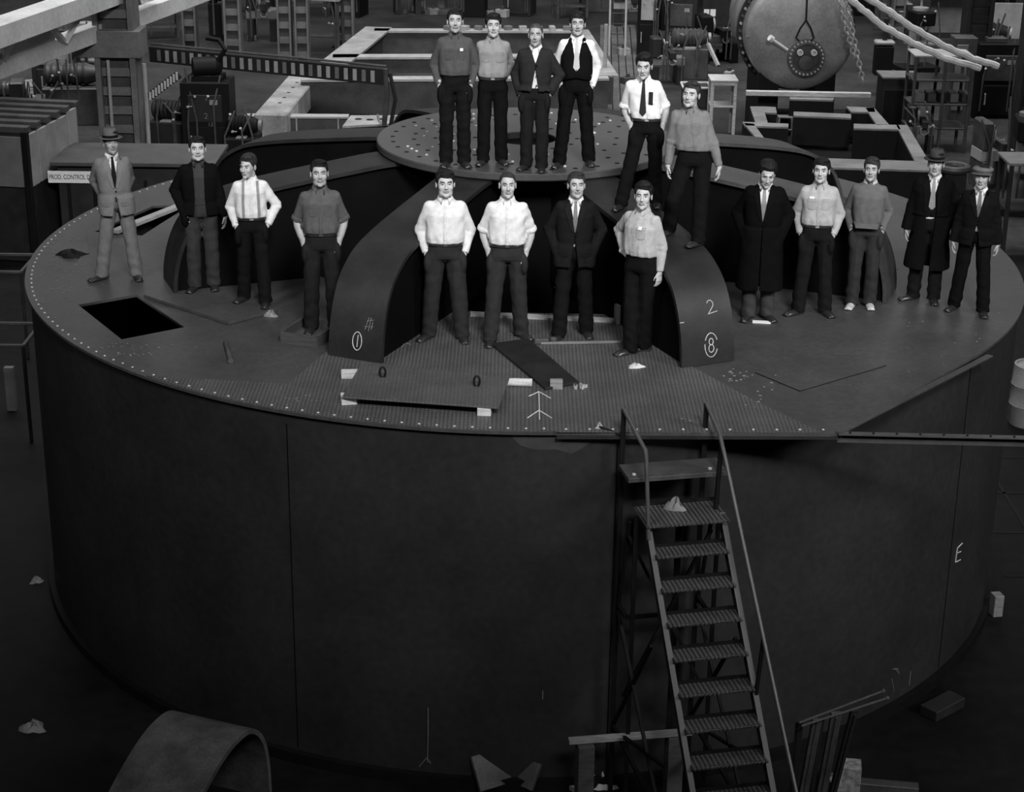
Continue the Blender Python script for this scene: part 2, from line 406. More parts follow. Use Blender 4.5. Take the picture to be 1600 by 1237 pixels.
def specks(cx, cy, sx, sy, n, r=.012):
    for _ in range(n):
        x, y = rnd.gauss(cx, sx), rnd.gauss(cy, sy); p = fd(x, y); u = Vector(W2(on(x, y, ZD)))
        if u.length > RR-.1 or (115 < x < 295 and 452 < y < 535) or (140 < x < 310 and 312 < y < 372): continue
        p.z = ZD+.004; rr = r*rnd.uniform(.5, 1.2); sp.lathe([(rr, 0), (rr*.8, .004)], p, 6)
specks(100, 375, 30, 25, 60, .012); specks(95, 440, 18, 25, 40, .012); specks(200, 545, 28, 10, 40); specks(1150, 590, 12, 8, 16, .018); specks(1180, 622, 18, 14, 12, .016)
specks(470, 625, 14, 8, 14); specks(1150, 660, 60, 8, 12, .014); specks(1450, 560, 60, 50, 30, .009); specks(700, 540, 260, 60, 70, .008); specks(165, 395, 60, 60, 60, .008)
so = sp.build('paint_specks', M_faint, casing); so['kind'] = 'stuff'
# chalk on the shell wall
def wallpt(px, py, out=.006):
    v = ray(px, py); o = Vector((-CX, -CY)); dx = Vector((v.x, v.y)); A = dx.dot(dx); B = 2*o.dot(dx); Cc = o.dot(o) - RW*RW
    t = (-B - math.sqrt(B*B-4*A*Cc))/(2*A); q = o + dx*t; q2 = q.normalized()*(RW+out); return Vector((q2.x, q2.y, CAMZ+v.z*t))
fw = lambda x, y: wallpt(x, y)
chalk('chalk_letter', [[(1503, 848), (1495, 856), (1492, 878), (1500, 874)], [(1494, 864), (1501, 861)]], fw, casing, .006)
chalk('chalk_wall_mark', [[(669, 1105), (669, 1150), (668, 1190)], [(655, 1197), (667, 1183), (673, 1192)], [(1393, 1060), (1396, 1080)], [(1398, 1045), (1404, 1052)], [(1422, 1048), (1420, 1070)], [(848, 1078), (848, 1092)], [(1394, 1045), (1402, 1044), (1404, 1050)]], fw, casing, .004, M_faint)
M_stain = mat('pale_wash_stain', .035, .6, 0, .2, 8)
stn = MB(); vs = []; nx = 18; fs = []
for i in range(nx+1):
    x = 800+128*i/nx; yb = np.interp(x, [800, 812, 838, 870, 893, 910, 928], [683, 696, 703, 702, 709, 700, 686]); yt = 679.5
    for j in range(5): vs.append(wallpt(x, yt+(yb-yt)*j/4, .003))
for i in range(nx):
    for j in range(4): a_ = i*5+j; fs.append((a_, a_+1, a_+6, a_+5))
stn.add(vs, fs); stn.build('wash_stain', M_stain, casing)

# ============================================================ THINGS ON THE DECK
def D(px, py, z=0.0): return on(px, py, ZD+z)
def slab_poly(name, pix, z0, z1, m, parent=None, loc=None, bevel=0):
    """plate whose corners stand at the given image points of level z1"""
    pts = [D(x, y, z1) for x, y in pix]; mb = MB(); c = sum(pts, Vector())/len(pts); c.z = ZD+z0
    mb.prism([(p.x-c.x, p.y-c.y) for p in pts], 0, z1-z0)
    o = mb.build(name, m, parent, bevel=bevel); o.location = c; return o
# removable floor plate resting on wood blocks
cov = tag(slab_poly('hatch_cover', [(566, 564), (796, 590), (779, 637), (534, 620)], .085, .10, grid_mat('cover_tread', .07, 26, 20, .10, .5, .5), bevel=.003),
          'square steel tread-plate hatch cover with two lifting eyes propped on wood blocks', 'hatch cover')
for x, y in ((598, 583), (745, 597)):
    p = D(x, y+6, .10) - cov.location; mb = MB()
    mb.tube([p + Vector((math.cos(a)*.028, 0, .05+math.sin(a)*.055)) for a in [R_(-90+360*k/16) for k in range(17)]], .011, 8); mb.build('lifting_eye', M_black, cov, smooth=True)
def block(px, py, dims, rz, m, label, name='wood_block', z=0., cat='wood block', group=None, cyl=False):
    p = D(px, py, z); mb = MB()
    if cyl:
        mb.lathe([(dims[1]/2, -dims[0]/2), (dims[1]/2, dims[0]/2)], (0, 0, dims[1]/2), 16, axis=(math.cos(rz), math.sin(rz), 0))
        o = mb.build(name, m, smooth=True)
    else:
        mb.box((0, 0, dims[2]/2), dims, rz); o = mb.build(name, m, bevel=.004)
    o.location = (p.x, p.y, ZD+z); tag(o, label, cat, group); return o
block(560, 590, (.34, .08, .08), R_(4), M_wood, 'pale wood block under the back left corner of the hatch cover')
block(803, 603, (.36, .082, .082), R_(-2), M_wood, 'round pale wood billet under the right side of the hatch cover', 'wood_billet', cyl=True)
block(545, 629, (.15, .14, .083), R_(10), M_wood, 'weathered wood block under the front left corner of the hatch cover')
block(757, 647, (.13, .12, .083), R_(-4), M_wood, 'small pale wood block under the front right corner of the hatch cover')
# steel strip lying across the tread plate and its end block
o = tag(slab_poly('steel_strip', [(768, 536), (826, 528), (905, 596), (852, 606)], .004, .035, M_arm, bevel=.004), 'dark flat steel slab lying on the tread plate behind the chalk arrow', 'steel slab')
block(869, 607, (.125, .07, .095), R_(2), M_mwood, 'square-ended wood block standing at the front end of the dark steel slab')
mb = MB(); rr = random.Random(3)
for _ in range(7): mb.box((rr.uniform(-.08, .08), rr.uniform(-.03, .03), .02), (rr.uniform(.03, .07), .025, .035), rr.uniform(0, 3))
o = mb.build('steel_scrap', M_pale, bevel=.003); o.location = D(905, 606, .006); tag(o, 'small heap of metal scrap beside the square wood block', 'scrap')
# long flat bar with end lumps, behind the man in the dark suit
o = empty('pry_bar', D(908, 537, .006)); tag(o, 'long thin steel bar lying behind the feet of the dark-suited man', 'bar')
MB().box((0, 0, .015), (.86, .030, .025), R_(5)).build('shaft', M_grey, o, bevel=.003)
MB().box((-.42, -.01, .03), (.16, .07, .06), R_(5)).build('head', M_mid, o, bevel=.01)
MB().box((-.30, .0, .035), (.07, .06, .07), R_(25)).build('clamp', M_mid, o, bevel=.01)
# plank edge at the far side of the tread plate
tag(slab_poly('flat_bar', [(735, 486), (975, 497), (975, 502), (735, 491)], .006, .03, M_lgrey), 'long pale flat bar along the edge of the dark centre pit', 'bar')
tag(slab_poly('flat_bar', [(1222, 437), (1398, 447), (1398, 451), (1222, 441)], .001, .03, M_lgrey), 'thin pale flat bar lying behind the man in the light work shirt', 'bar')
# short rod on the open deck
mb = MB(); a, b = D(352, 534, .025), D(360, 562, .025); c = (a+b)/2; mb.tube([a-c, b-c], .024, 10); mb.lathe([(.03, 0), (.03, .03)], b-c, 10, axis=(b-a))
o = mb.build('steel_rod', M_mid, smooth=True); o.location = c; tag(o, 'short round steel rod lying alone on the deck right of the open hatch', 'rod')
# lifted hatch plate under the man with suspenders
tag(slab_poly('hatch_plate', [(224, 460), (300, 461), (402, 465), (432, 483), (357, 503)], .004, .04, M_deck, bevel=.003), 'smooth steel hatch plate lying on the deck right of the open hatch', 'hatch plate')
# rag, paper scraps
def rag(px, py, r, m, label, cat, h=.06, z=.0, seed=1, sx=1.0):
    rg = random.Random(seed); mb = MB(); n = 14; rings = 5; vs = []
    ph = [rg.uniform(0, 6) for _ in range(4)]
    for j in range(rings+1):
        for k in range(n):
            a = 2*PI*k/n; q = j/rings; rad = r*q*(1+.25*math.sin(3*a+ph[0])+.15*math.sin(5*a+ph[1]))
            vs.append(Vector((rad*math.cos(a)*sx, rad*math.sin(a), max(.003, h*(1-q*q)*(1+.5*math.sin(4*a+ph[2]+q*4))))))
    fs = [(j*n+k, j*n+(k+1) % n, (j+1)*n+(k+1) % n, (j+1)*n+k) for j in range(rings) for k in range(n)]
    base = [(vs[rings*n+k] - Vector((0, 0, vs[rings*n+k].z))) for k in range(n)]
    vs += base; fs += [(rings*n+k, rings*n+(k+1) % n, (rings+1)*n+(k+1) % n, (rings+1)*n+k) for k in range(n)] + [tuple((rings+1)*n+k for k in range(n))]
    o = mb.add(vs, fs).build(label.split(',')[0] if False else cat.replace(' ', '_'), m, smooth=True); o.location = D(px, py, z); return tag(o, label, cat)
rag(112, 399, .13, M_black, 'dark crumpled rag on the deck near the left rim', 'rag', seed=2, sx=1.3)
rag(424, 493, .07, M_grey, 'pale crumpled rag on the deck in front of the hatch plate', 'rag', .05, seed=5)
rag(993, 573, .06, M_wood, 'small white paper scrap on the tread plate in front of the stepping man', 'paper scrap', .03, .006, seed=7, sx=1.3)
rag(936, 668, .035, M_lgrey, 'small pale lump at the front edge of the deck by the stair', 'paper scrap', .04, .006, seed=9)
mb = MB(); mb.box((0, 0, .008), (.20, .07, .012), R_(-8)); o = mb.build('folded_paper', M_white); o.location = D(1190, 504); tag(o, 'folded white paper on the deck between the feet of the man in the black overcoat', 'paper')
# low wood tray by arm one
tr = tag(empty('wooden_tray', D(487, 533)), 'low dark wooden tray by the foot of the arm marked one', 'tray')
t_, wX, wY, hh_ = .02, .42, .52, .12
MB().box((0, 0, .012), (wX, wY, .02)).build('bottom', M_dwood, tr)
for nm, c, d in (('side_board', (0, -wY/2, hh_/2), (wX, t_, hh_)), ('side_board', (0, wY/2, hh_/2), (wX, t_, hh_)), ('side_board', (-wX/2, 0, hh_/2), (t_, wY, hh_)), ('side_board', (wX/2, 0, hh_/2), (t_, wY, hh_))):
    MB().box(c, d).build(nm, M_dwood, tr)
tr.rotation_euler.z = R_(-20); tr.location += Vector((-.03, .12, 0))
# upright block behind the stepping man
o = MB().box((0, 0, .11), (.09, .09, .22), R_(20)).build('wood_post', M_lgrey, bevel=.005); o.location = D(967, 505, .001); tag(o, 'short upright pale wood post behind the legs of the stepping man', 'wood post')
# timber across the open slot at the far left of the deck
a, b = D(180, 366), D(290, 322); mb = MB(); c = (a+b)/2; mb.bar(a-c+Vector((0, 0, .03)), b-c+Vector((0, 0, .03)), .11, .05)
o = mb.build('timber', M_lgrey, bevel=.004); o.location = c+Vector((0, 0, .006)); tag(o, 'pale timber laid across the open slot behind the man in the light suit', 'timber')

# ============================================================ STAIR
AZ = math.asin((on(1037, 678, ZD).x - CX)/RR)
nS = Vector((math.sin(AZ), -math.cos(AZ), 0)); tS = Vector((math.cos(AZ), math.sin(AZ), 0)); oS = Vector((CX, CY, 0)) + nS*(RR+.03)
stair = tag(empty('steel_stair', oS), 'steep steel stair with grating treads and pipe handrails leaning on the casing', 'stair')
def SL(u, v, z): return tS*u + nS*v + Vector((0, 0, ZD+z))
def sbox(name, u, v, z, du, dv, dz, m=M_stair, bevel=.003):
    mb = MB(); c = SL(u, v, z); mb.box(c, (du, dv, dz), AZ); return mb.build(name, m, stair, bevel=bevel)
hwS = .375
def grating(name, u, v, z, du, dv):
    """tread with its own frame at a local origin, so the pattern runs square to it"""
    e = MB().box((0, 0, 0), (du, dv, .022)).build(name, M_grate, stair, bevel=.003); e.location = SL(u, v, z); e.rotation_euler.z = AZ
    nm = MB(); nn_ = int(du/.035)
    for k in range(nn_): nm.box((-du/2+(k+.5)*du/nn_, -dv/2, .012), (.018, .02, .014))
    x = nm.build('nosing', M_rail, e)
    MB().box((0, dv/2, .02), (du, .012, .05)).build('back_lip', M_black, e)
    return e
sbox('top_platform', .03, .25, -.31, .95, .34, .045, mat('worn_platform', .05, .5, 0, .3, 5, fine=.2))
grating('tread', .06, .48, -.66, .80, .46)
TR = [(.75+.216*k, -.905-.236*k) for k in range(12)]
for v, z in TR:
    if z < -3.75: continue
    grating('tread', .07, v, z, .70, .215)
for s in (-1, 1):
    mb = MB(); mb.bar(SL(s*hwS, .36, -.60), SL(s*hwS, .36+3.22+.0, -.60-3.22), .012, .16, up=tS.cross(Vector((0, 0, 1)))); 
    mb.v = []; mb.f = []
    a = SL(.07+s*.362, .55, -.73); b = SL(.07+s*.362, .55+.216*13.2, -.73-.236*13.2)
    dn = Vector((0, 0, 1)); hh2 = .09; vs = []
    for p in (a, b):
        for o1 in (-.012, .012):
            for o2 in (-hh2, hh2): vs.append(p + tS*o1 + dn*o2)
    mb.add(vs, [(0, 1, 3, 2), (4, 6, 7, 5), (0, 4, 5, 1), (2, 3, 7, 6), (0, 2, 6, 4), (1, 5, 7, 3)])
    for o2 in (hh2, ): mb.bar(a + dn*o2, b + dn*o2, .05, .012)
    mb.build('stringer', mat('stringer_steel', .035, .45, 0, .25, 4, spec=.5), stair)
    mb = MB(); mb.bar(SL(s*.40, .03, .24), SL(s*.40, .03, -ZD+.001), .045, .045); mb.build('rear_post', M_black, stair)
    mb = MB(); mb.bar(SL(s*.40+.05, .40, -.69), SL(s*.40+.05, .40, -ZD+.001), .04, .04); mb.build('mid_post', M_black, stair)
    # handrail: from the rear post forward and then down the slope
    k = .47
    mb = MB(); mb.tube([SL(s*.40, .03, .24), SL(s*.415, .40, .06+.02), SL(s*.43, .55, -.10), SL(.52, 2.95, -2.72)] if s > 0 else
                       [SL(s*.40, .03, .24), SL(-.33, .54, .03), SL(-.325, .56, -.05), SL(-.315, .70, -.78)], .02, 10)
    mb.build('handrail', M_rail, stair, smooth=True)
    if s > 0:
        MB().bar(SL(.425, .44, .03), SL(.40, .44, -.75), .035, .035).build('rail_post', M_black, stair)
        for v in (1.7, 2.7): MB().bar(SL(.47, v, -.10-(v-.55)*1.09), SL(.43, v, -.73-(v-.55)*1.09), .03, .03).build('rail_post', M_black, stair)
mb = MB()
for s in (-1, 1):
    mb.bar(SL(s*.40, .36, -.75), SL(s*.40, .05, -1.9), .03, .03); mb.bar(SL(s*.40, .05, -1.75), SL(s*.40, .36, -1.75), .035, .035)
    mb.bar(SL(s*.40, .05, -3.1), SL(s*.40, 1.2, -1.6), .03, .03); mb.bar(SL(s*.40, .05, -3.1), SL(s*.40, 2.4, -3.1), .035, .035)
    mb.bar(SL(s*.40, .05, -1.8), SL(s*.40, 1.7, -3.1), .03, .03); mb.bar(SL(s*.40, .05, -3.15), SL(s*.40, 1.8, -2.5), .03, .03)
mb.bar(SL(-.40, .36, -1.75), SL(.40, .36, -1.75), .035, .035); mb.bar(SL(-.40, .36, -.9), SL(.40, .36, -2.6), .03, .03); mb.bar(SL(.40, .36, -.9), SL(-.40, .36, -2.6), .03, .03)
mb.bar(SL(.10, .3, -.8), SL(.10, .3, -3.8), .06, .03)
mb.build('brace', M_black, stair)
mb = MB(); mb.box(SL(-.30, .10, -.375), (.0, .0, .0)); mb.v = []; mb.f = []
for u, v in ((-.37, .34), (.36, .34)): mb.lathe([(.018, 0), (.018, .012)], SL(u, v, -.2875), 8)
mb.build('bolt', M_rivet, stair)
mb = MB(); mb.tube([Vector(on(934, 666, ZD+.02)) - oS, SL(-.40, .03, -.02)], .014, 8); mb.build('tie_rod', M_black, stair)
o = rag(0, 0, .11, M_grey, 'pale crumpled bundle of rags on the second step of the stair', 'rag bundle', .09, seed=5); o.location = oS + SL(.03, .38, -.647) ; o.scale = (.8, .6, 1.0)

# ============================================================ ON THE SHOP FLOOR, NEAR
pl = oS + SL(-.2, 1.0, -3.4)
mb = MB(); mb.box((0, 0, 0), (1.22, .08, .045), AZ-.05); o = mb.build('timber', M_mwood, bevel=.004); p = on(985, 1150, .87); o.location = p; 
tag(o, 'pale timber across two low blocks at the foot of the stair', 'timber')
for k, dx in enumerate((-.45, .45)):
    b_ = MB().box((0, 0, .419), (.16, .14, .838), AZ).build('support_block', M_dwood, bevel=.005); b_.location = (p.x+dx*math.cos(AZ), p.y+dx*math.sin(AZ), 0)
    tag(b_, ('left' if k == 0 else 'right') + ' dark wood block under the pale timber at the foot of the stair', 'wood block')
# bent curved steel plate in the near left corner
A, B = on(250, 1118, 1.0), on(372, 1146, 1.0)
ax = (B-A); Lw = ax.length; ax.normalize(); nr = Vector((-ax.y, ax.x, 0));  # nr points away from the camera
mb = MB(); prof = []
for k in range(0, 31):
    t = k/30; a = R_(200 - 200*t)
    prof.append(t)
cur = [(-1.75, .0), (-1.5, .28), (-1.2, .52), (-.9, .72), (-.6, .87), (-.32, .97), (-.05, 1.0), (.16, .97), (.32, .86), (.44, .68), (.50, .45), (.52, .2), (.52, .0)]
cur = smooth_prof(cur, 4)
n = len(cur); vs = []
for i, (s, z) in enumerate(cur):
    a = Vector(cur[max(i-1, 0)]); b = Vector(cur[min(i+1, n-1)]); t = (b-a).normalized(); nn = Vector((-t.y, t.x))
    for xx, off in ((0, 0), (Lw*1.05, 0), (Lw*1.05, -.05), (0, -.05)):
        q = Vector((s, z)) + nn*off; vs.append(ax*(xx) + nr*q.x + Vector((0, 0, max(q.y, .001))))
fs = [(i*4+k, i*4+(k+1) % 4, (i+1)*4+(k+1) % 4, (i+1)*4+k) for i in range(n-1) for k in range(4)] + [(0, 1, 2, 3), tuple((n-1)*4+k for k in (3, 2, 1, 0))]
o = mb.add(vs, fs).build('bent_plate', mat('rusty_bent_steel', .07, .55, 0, .55, 3.5, fine=.25, bump=.2), smooth=True); o.location = (A.x, A.y, 0)
tag(o, 'wide bent steel plate arching up from the floor in the near left corner', 'steel plate')
# bundle of upright channels with two thin rods across, near right
for i, (x, top, wd, tl) in enumerate(((1254, 1128, .07, -.03), (1268, 1126, .09, .05), (1283, 1124, .06, .0), (1300, 1120, .10, .04), (1318, 1116, .07, .10))):
    p = on(x, top, 1.3); mb = MB(); mb.bar((0, .25+.02*i, 0), (tl, 0, 1.3+.01*i), wd, .04); mb.bar((0, .27+.02*i, 0), (tl, .02, 1.3), .02, .09)
    o = mb.build('steel_channel', M_mid if i % 2 else M_shell); o.location = (p.x, p.y, 0.015)
    tag(o, ['first', 'second', 'third', 'fourth', 'fifth'][i] + ' from the left of the steel channels standing right of the stair', 'steel channel', 'steel channels standing right of the stair')
for i, (a, b, dz) in enumerate((((1248, 1129), (1378, 1080), 0), ((1252, 1134), (1384, 1091), 0))):
    a, b = on(*a, 1.36+dz), on(*b, 1.36+dz); c = (a+b)/2; mb = MB(); mb.tube([a-c, b-c], .011, 8); mb.lathe([(.02, 0), (.02, .03)], b-c, 8, axis=b-a)
    o = mb.build('thin_rod', M_rail, smooth=True); o.location = c; tag(o, ('upper' if i == 0 else 'lower') + ' of the two thin rods resting across the steel channels', 'rod')
def fblock(px, py, z, dims, rz, m, label, name, cat, rx=0, ry=0):
    o = MB().box((0, 0, dims[2]/2), dims, rz, rx, ry).build(name, m, bevel=.006); p = on(px, py, z); o.location = (p.x, p.y, z); return tag(o, label, cat)
fblock(1325, 1232, .001, (.22, .2, .30), R_(-8), mat('splashed_wood', .22, .8, 0, .7, 14), 'paint-splashed wood block at the bottom edge right of the stair', 'wood_block', 'wood block')
fblock(1302, 1236, .001, (.12, .2, .16), R_(4), M_mwood, 'low brown wood block left of the paint-splashed block', 'wood_block', 'wood block')
fblock(1385, 1236, .001, (.62, .12, .10), R_(-8), M_mid, 'grey metal bar lying right of the paint-splashed block', 'metal_bar', 'bar')
fblock(768, 1226, .03, (.38, .05, .36), R_(30), M_mid, 'dark square steel offcut leaning at the foot of the casing', 'steel_offcut', 'steel plate', rx=R_(-35))
fblock(826, 1228, .03, (.2, .05, .28), R_(-40), M_mid, 'narrow steel offcut beside the square one at the foot of the casing', 'steel_offcut', 'steel plate', rx=R_(-30))
fblock(895, 1232, .001, (.34, .1, .06), R_(-40), M_lgrey, 'pale wood stick at the bottom edge left of the stair', 'wood_stick', 'wood stick')
o = rag(0, 0, .15, M_lgrey, 'pale crumpled cloth on the floor left of the stair foot', 'cloth', .12, seed=33); p = on(938, 1224, 0); o.location = (p.x, p.y, .002)
o = rag(0, 0, .13, M_grey, 'grey crumpled paper on the floor at the far left', 'waste paper', .06, seed=35); p = on(52, 1137, 0); o.location = (p.x, p.y, .002)
o = rag(0, 0, .08, M_grey, 'small grey rag on the floor left of the casing', 'rag', .05, seed=36); p = on(57, 908, 0); o.location = (p.x, p.y, .002)
fblock(1555, 960, .001, (.12, .14, .28), .2, M_mwood, 'small wood post at the right foot of the casing', 'wood_post', 'wood post')
fblock(1472, 1110, .001, (.5, .22, .12), R_(40), M_dark, 'dark timber wedge under the right side of the casing rim', 'timber_wedge', 'timber')
for i, (x, y, r_) in enumerate(((1545, 1110, 20), (1590, 1100, 0), (1570, 850, 20))):
    pass
# floor joints right of the casing
mb = MB()
for k in range(9):
    y = 14+k*1.3; mb.box((9.5, y, .0), (6.5, .05, .012))
for k in range(4): mb.box((6.9+k*1.5, 19, .0), (.05, 12, .012))
struct(mb.build('floor_joint', M_black))

# ============================================================ PEOPLE (signed-distance bodies turned into meshes)
def surface_net(F, org, h):
    S = F < 0; nx, ny, nz = F.shape
    c = np.zeros((nx-1, ny-1, nz-1), int)
    for i in (0, 1):
        for j in (0, 1):
            for k in (0, 1): c += S[i:nx-1+i, j:ny-1+j, k:nz-1+k]
    act = (c > 0) & (c < 8); ids = np.argwhere(act)
    if len(ids) == 0: return np.zeros((0, 3)), np.zeros((0, 4), int)
    idx = -np.ones(act.shape, int); idx[act] = np.arange(len(ids))
    acc = np.zeros((len(ids), 3)); cnt = np.zeros(len(ids))
    cor = [(i, j, k) for i in (0, 1) for j in (0, 1) for k in (0, 1)]
    vals = {q: F[ids[:, 0]+q[0], ids[:, 1]+q[1], ids[:, 2]+q[2]] for q in cor}
    for a in cor:
        for ax in range(3):
            if a[ax] == 0:
                b = list(a); b[ax] = 1; b = tuple(b); fa, fb = vals[a], vals[b]
                m = (fa < 0) != (fb < 0); t = np.where(m, fa/np.where(m, fa-fb, 1), 0)
                p = np.tile(np.array(a, float), (len(ids), 1)); p[:, ax] += t
                acc[m] += p[m]; cnt[m] += 1
    V = org + (ids + acc/np.maximum(cnt, 1)[:, None])*h
    Q = []
    for ax in range(3):
        u, v = (ax+1) % 3, (ax+2) % 3
        sl0 = [slice(None)]*3; sl1 = [slice(None)]*3; sl0[ax] = slice(0, -1); sl1[ax] = slice(1, None)
        A = S[tuple(sl0)]; B = S[tuple(sl1)]; ch = np.argwhere(A != B)
        m = (ch[:, u] > 0) & (ch[:, v] > 0) & (ch[:, u] < F.shape[u]-1) & (ch[:, v] < F.shape[v]-1); ch = ch[m]
        if len(ch) == 0: continue
        flip = A[ch[:, 0], ch[:, 1], ch[:, 2]]
        def cell(du, dv):
            q = ch.copy(); q[:, u] -= du; q[:, v] -= dv; return idx[q[:, 0], q[:, 1], q[:, 2]]
        q = np.stack([cell(1, 1), cell(0, 1), cell(0, 0), cell(1, 0)], 1)
        q[~flip] = q[~flip][:, ::-1]; Q.append(q)
    Q = np.concatenate(Q) if Q else np.zeros((0, 4), int)
    return V, Q[(Q >= 0).all(1)]
class G:                                            # sampling grid
    def __init__(s, lo, hi, h):
        s.lo = np.array(lo, float); s.h = h; n = np.maximum(((np.array(hi)-s.lo)/h).astype(int)+2, 3)
        s.P = np.stack(np.meshgrid(*[s.lo[i]+np.arange(n[i])*h for i in range(3)], indexing='ij'), -1)
    def net(s, F):
        F = F.copy(); F[0] = F[-1] = 1; F[:, 0] = F[:, -1] = 1; F[:, :, 0] = F[:, :, -1] = 1
        return surface_net(F, s.lo, s.h)
def cap(P, a, b, ra, rb=None):
    rb = ra if rb is None else rb; a = np.array(a, float); b = np.array(b, float); d = b-a
    t = np.clip(((P-a)@d)/max(d@d, 1e-9), 0, 1); return np.linalg.norm(P-a-t[..., None]*d, axis=-1) - (ra+(rb-ra)*t)
def ell(P, c, r):
    q = (P-np.array(c))/np.array(r); k0 = np.linalg.norm(q, axis=-1); k1 = np.linalg.norm(q/np.array(r), axis=-1)
    return k0*(k0-1)/np.maximum(k1, 1e-6)
def rbox(P, c, hd, r=.005):
    q = np.abs(P-np.array(c))-np.array(hd)+r; return np.linalg.norm(np.maximum(q, 0), axis=-1)+np.minimum(q.max(-1), 0)-r
def smin(a, b, k): h = np.clip(.5+.5*(b-a)/k, 0, 1); return b+(a-b)*h-k*h*(1-h)
def smax(a, b, k): return -smin(-a, -b, k)
def wob(P, seed, f, n=4):
    r = np.random.RandomState(seed); o = 0
    for _ in range(n): k = r.randn(3); k = k/np.linalg.norm(k)*f*r.uniform(.6, 1.5); o = o+np.sin(P@k+r.uniform(0, 6.3))
    return o/n
def prof_sdf(P, tab):
    """elliptic cross-section body; tab rows z, a, b, x0, y0"""
    t = np.array(tab, float); z = P[..., 2]; a, b, x0, y0 = [np.interp(z, t[:, 0], t[:, i]) for i in (1, 2, 3, 4)]
    x = np.abs(P[..., 0]-x0)/a; y = np.abs(P[..., 1]-y0)/b; k = (x**2.5+y**2.5)**(1/2.5)
    d = (k-1)*np.minimum(a, b); return np.maximum(d, np.maximum(z-t[-1, 0], t[0, 0]-z))
def rotz(a): return np.array([[math.cos(a), -math.sin(a), 0], [math.sin(a), math.cos(a), 0], [0, 0, 1]])
def rotx(a): return np.array([[1, 0, 0], [0, math.cos(a), -math.sin(a)], [0, math.sin(a), math.cos(a)]])
def ik(a, b, l1, l2, pole):
    a, b, pole = map(lambda q: np.array(q, float), (a, b, pole)); d = b-a; L = np.linalg.norm(d); L2 = min(L, (l1+l2)*.999); u = d/L
    x = (l1*l1-l2*l2+L2*L2)/(2*L2); hgt = math.sqrt(max(l1*l1-x*x, 0)); p = pole-u*(pole@u); p = p/max(np.linalg.norm(p), 1e-6)
    return a+u*x*(L/L2)+p*hgt

TM = {}
def skin_mat():
    if 'skin' in TM: return TM['skin']
    m = bpy.data.materials.new('skin'); m.use_nodes = True; N = m.node_tree.nodes; L = m.node_tree.links; b = N['Principled BSDF']
    a = N.new('ShaderNodeVertexColor'); a.layer_name = 'tone'; no = N.new('ShaderNodeTexNoise'); no.inputs['Scale'].default_value = 25
    mr = N.new('ShaderNodeMapRange'); mr.inputs[3].default_value = .9; mr.inputs[4].default_value = 1.1; L.new(no.outputs[0], mr.inputs[0])
    mx = N.new('ShaderNodeMix'); mx.data_type = 'RGBA'; mx.blend_type = 'MULTIPLY'; mx.inputs[0].default_value = 1
    L.new(a.outputs[0], mx.inputs[6]); L.new(mr.outputs[0], mx.inputs[7]); L.new(mx.outputs[2], b.inputs['Base Color'])
    b.inputs['Roughness'].default_value = .5; b.inputs['Specular IOR Level'].default_value = .35; TM['skin'] = m; return m
def cloth(t, rough=.9, amt=.12): return mat('cloth_%04d' % int(t*10000), t if t > .05 else t*(.35+.65*t/.05), rough, 0, amt, 18, spec=.15 if t > .1 else .04, bump=.15, fine=.1)
M_hairs = {k: mat('hair_%02d' % int(k*100), k*.6, .6, 0, .5, 30, spec=.12, bump=.5) for k in (.02, .05, .10)}
M_shoe = mat('black_leather', .02, .3, 0, .2, 8, spec=.6)

HC = dict()
def head_sdf(Q, f):
    """Q in head space (origin at the middle of the head, face towards -y)"""
    w, n_, j, ck = f.get('w', 1), f.get('nose', 1), f.get('jaw', 1), f.get('cheek', 1)
    Q = Q/np.array([w, 1, 1])
    X = Q.copy(); X[..., 0] = np.abs(X[..., 0])
    d = ell(Q, (0, .012, .040), (.077, .097, .083))
    d = smin(d, ell(Q, (0, -.030, -.015), (.064, .066, .088)), .02)
    d = smin(d, ell(X, (.024*j, -.038, -.078), (.030*j, .045, .034)), .022)
    d = smin(d, ell(Q, (0, -.082, -.100), (.022*j, .018, .018)), .018)
    d = smin(d, ell(X, (.040*ck, -.068, -.022), (.022, .022, .026)), .02)
    d = smin(d, ell(X, (.026, -.094, .030), (.030, .010, .008)), .012)          # brow ridge
    d = smax(d, -ell(X, (.031, -.112, .010), (.021, .022, .014)), .010)         # eye sockets
    d = smin(d, ell(X, (.031, -.079, .006), (.0145, .0145, .013)), .003)        # eyeballs
    d = smin(d, cap(Q, (0, -.096, .018), (0, -.119*(.97+.03*n_), -.026), .0075*n_, .0115*n_), .010)
    d = smin(d, ell(X, (.012*n_, -.104, -.032), (.0085, .011, .008)), .006)
    d = smin(d, ell(Q, (0, -.092, -.058), (.027, .012, .014)), .010)
    d = smin(d, ell(Q, (0, -.1035, -.053), (.021, .006, .0045)), .003)
    d = smin(d, ell(Q, (0, -.1025, -.064), (.018, .007, .0055)), .003)
    d = smax(d, -ell(Q, (0, -.110, -.0585), (.024, .008, .0022)), .003)
    d = smin(d, ell(X, (.080, .012, -.002), (.009, .020, .032)), .006)
    d = smax(d, -ell(X, (.090, .004, .002), (.006, .010, .018)), .005)
    return d
def neck_sdf(Q): return smin(cap(Q, (0, .028, -.06), (0, .040, -.20), .056, .060), ell(Q, (0, .045, -.235), (.10, .06, .05)), .03)
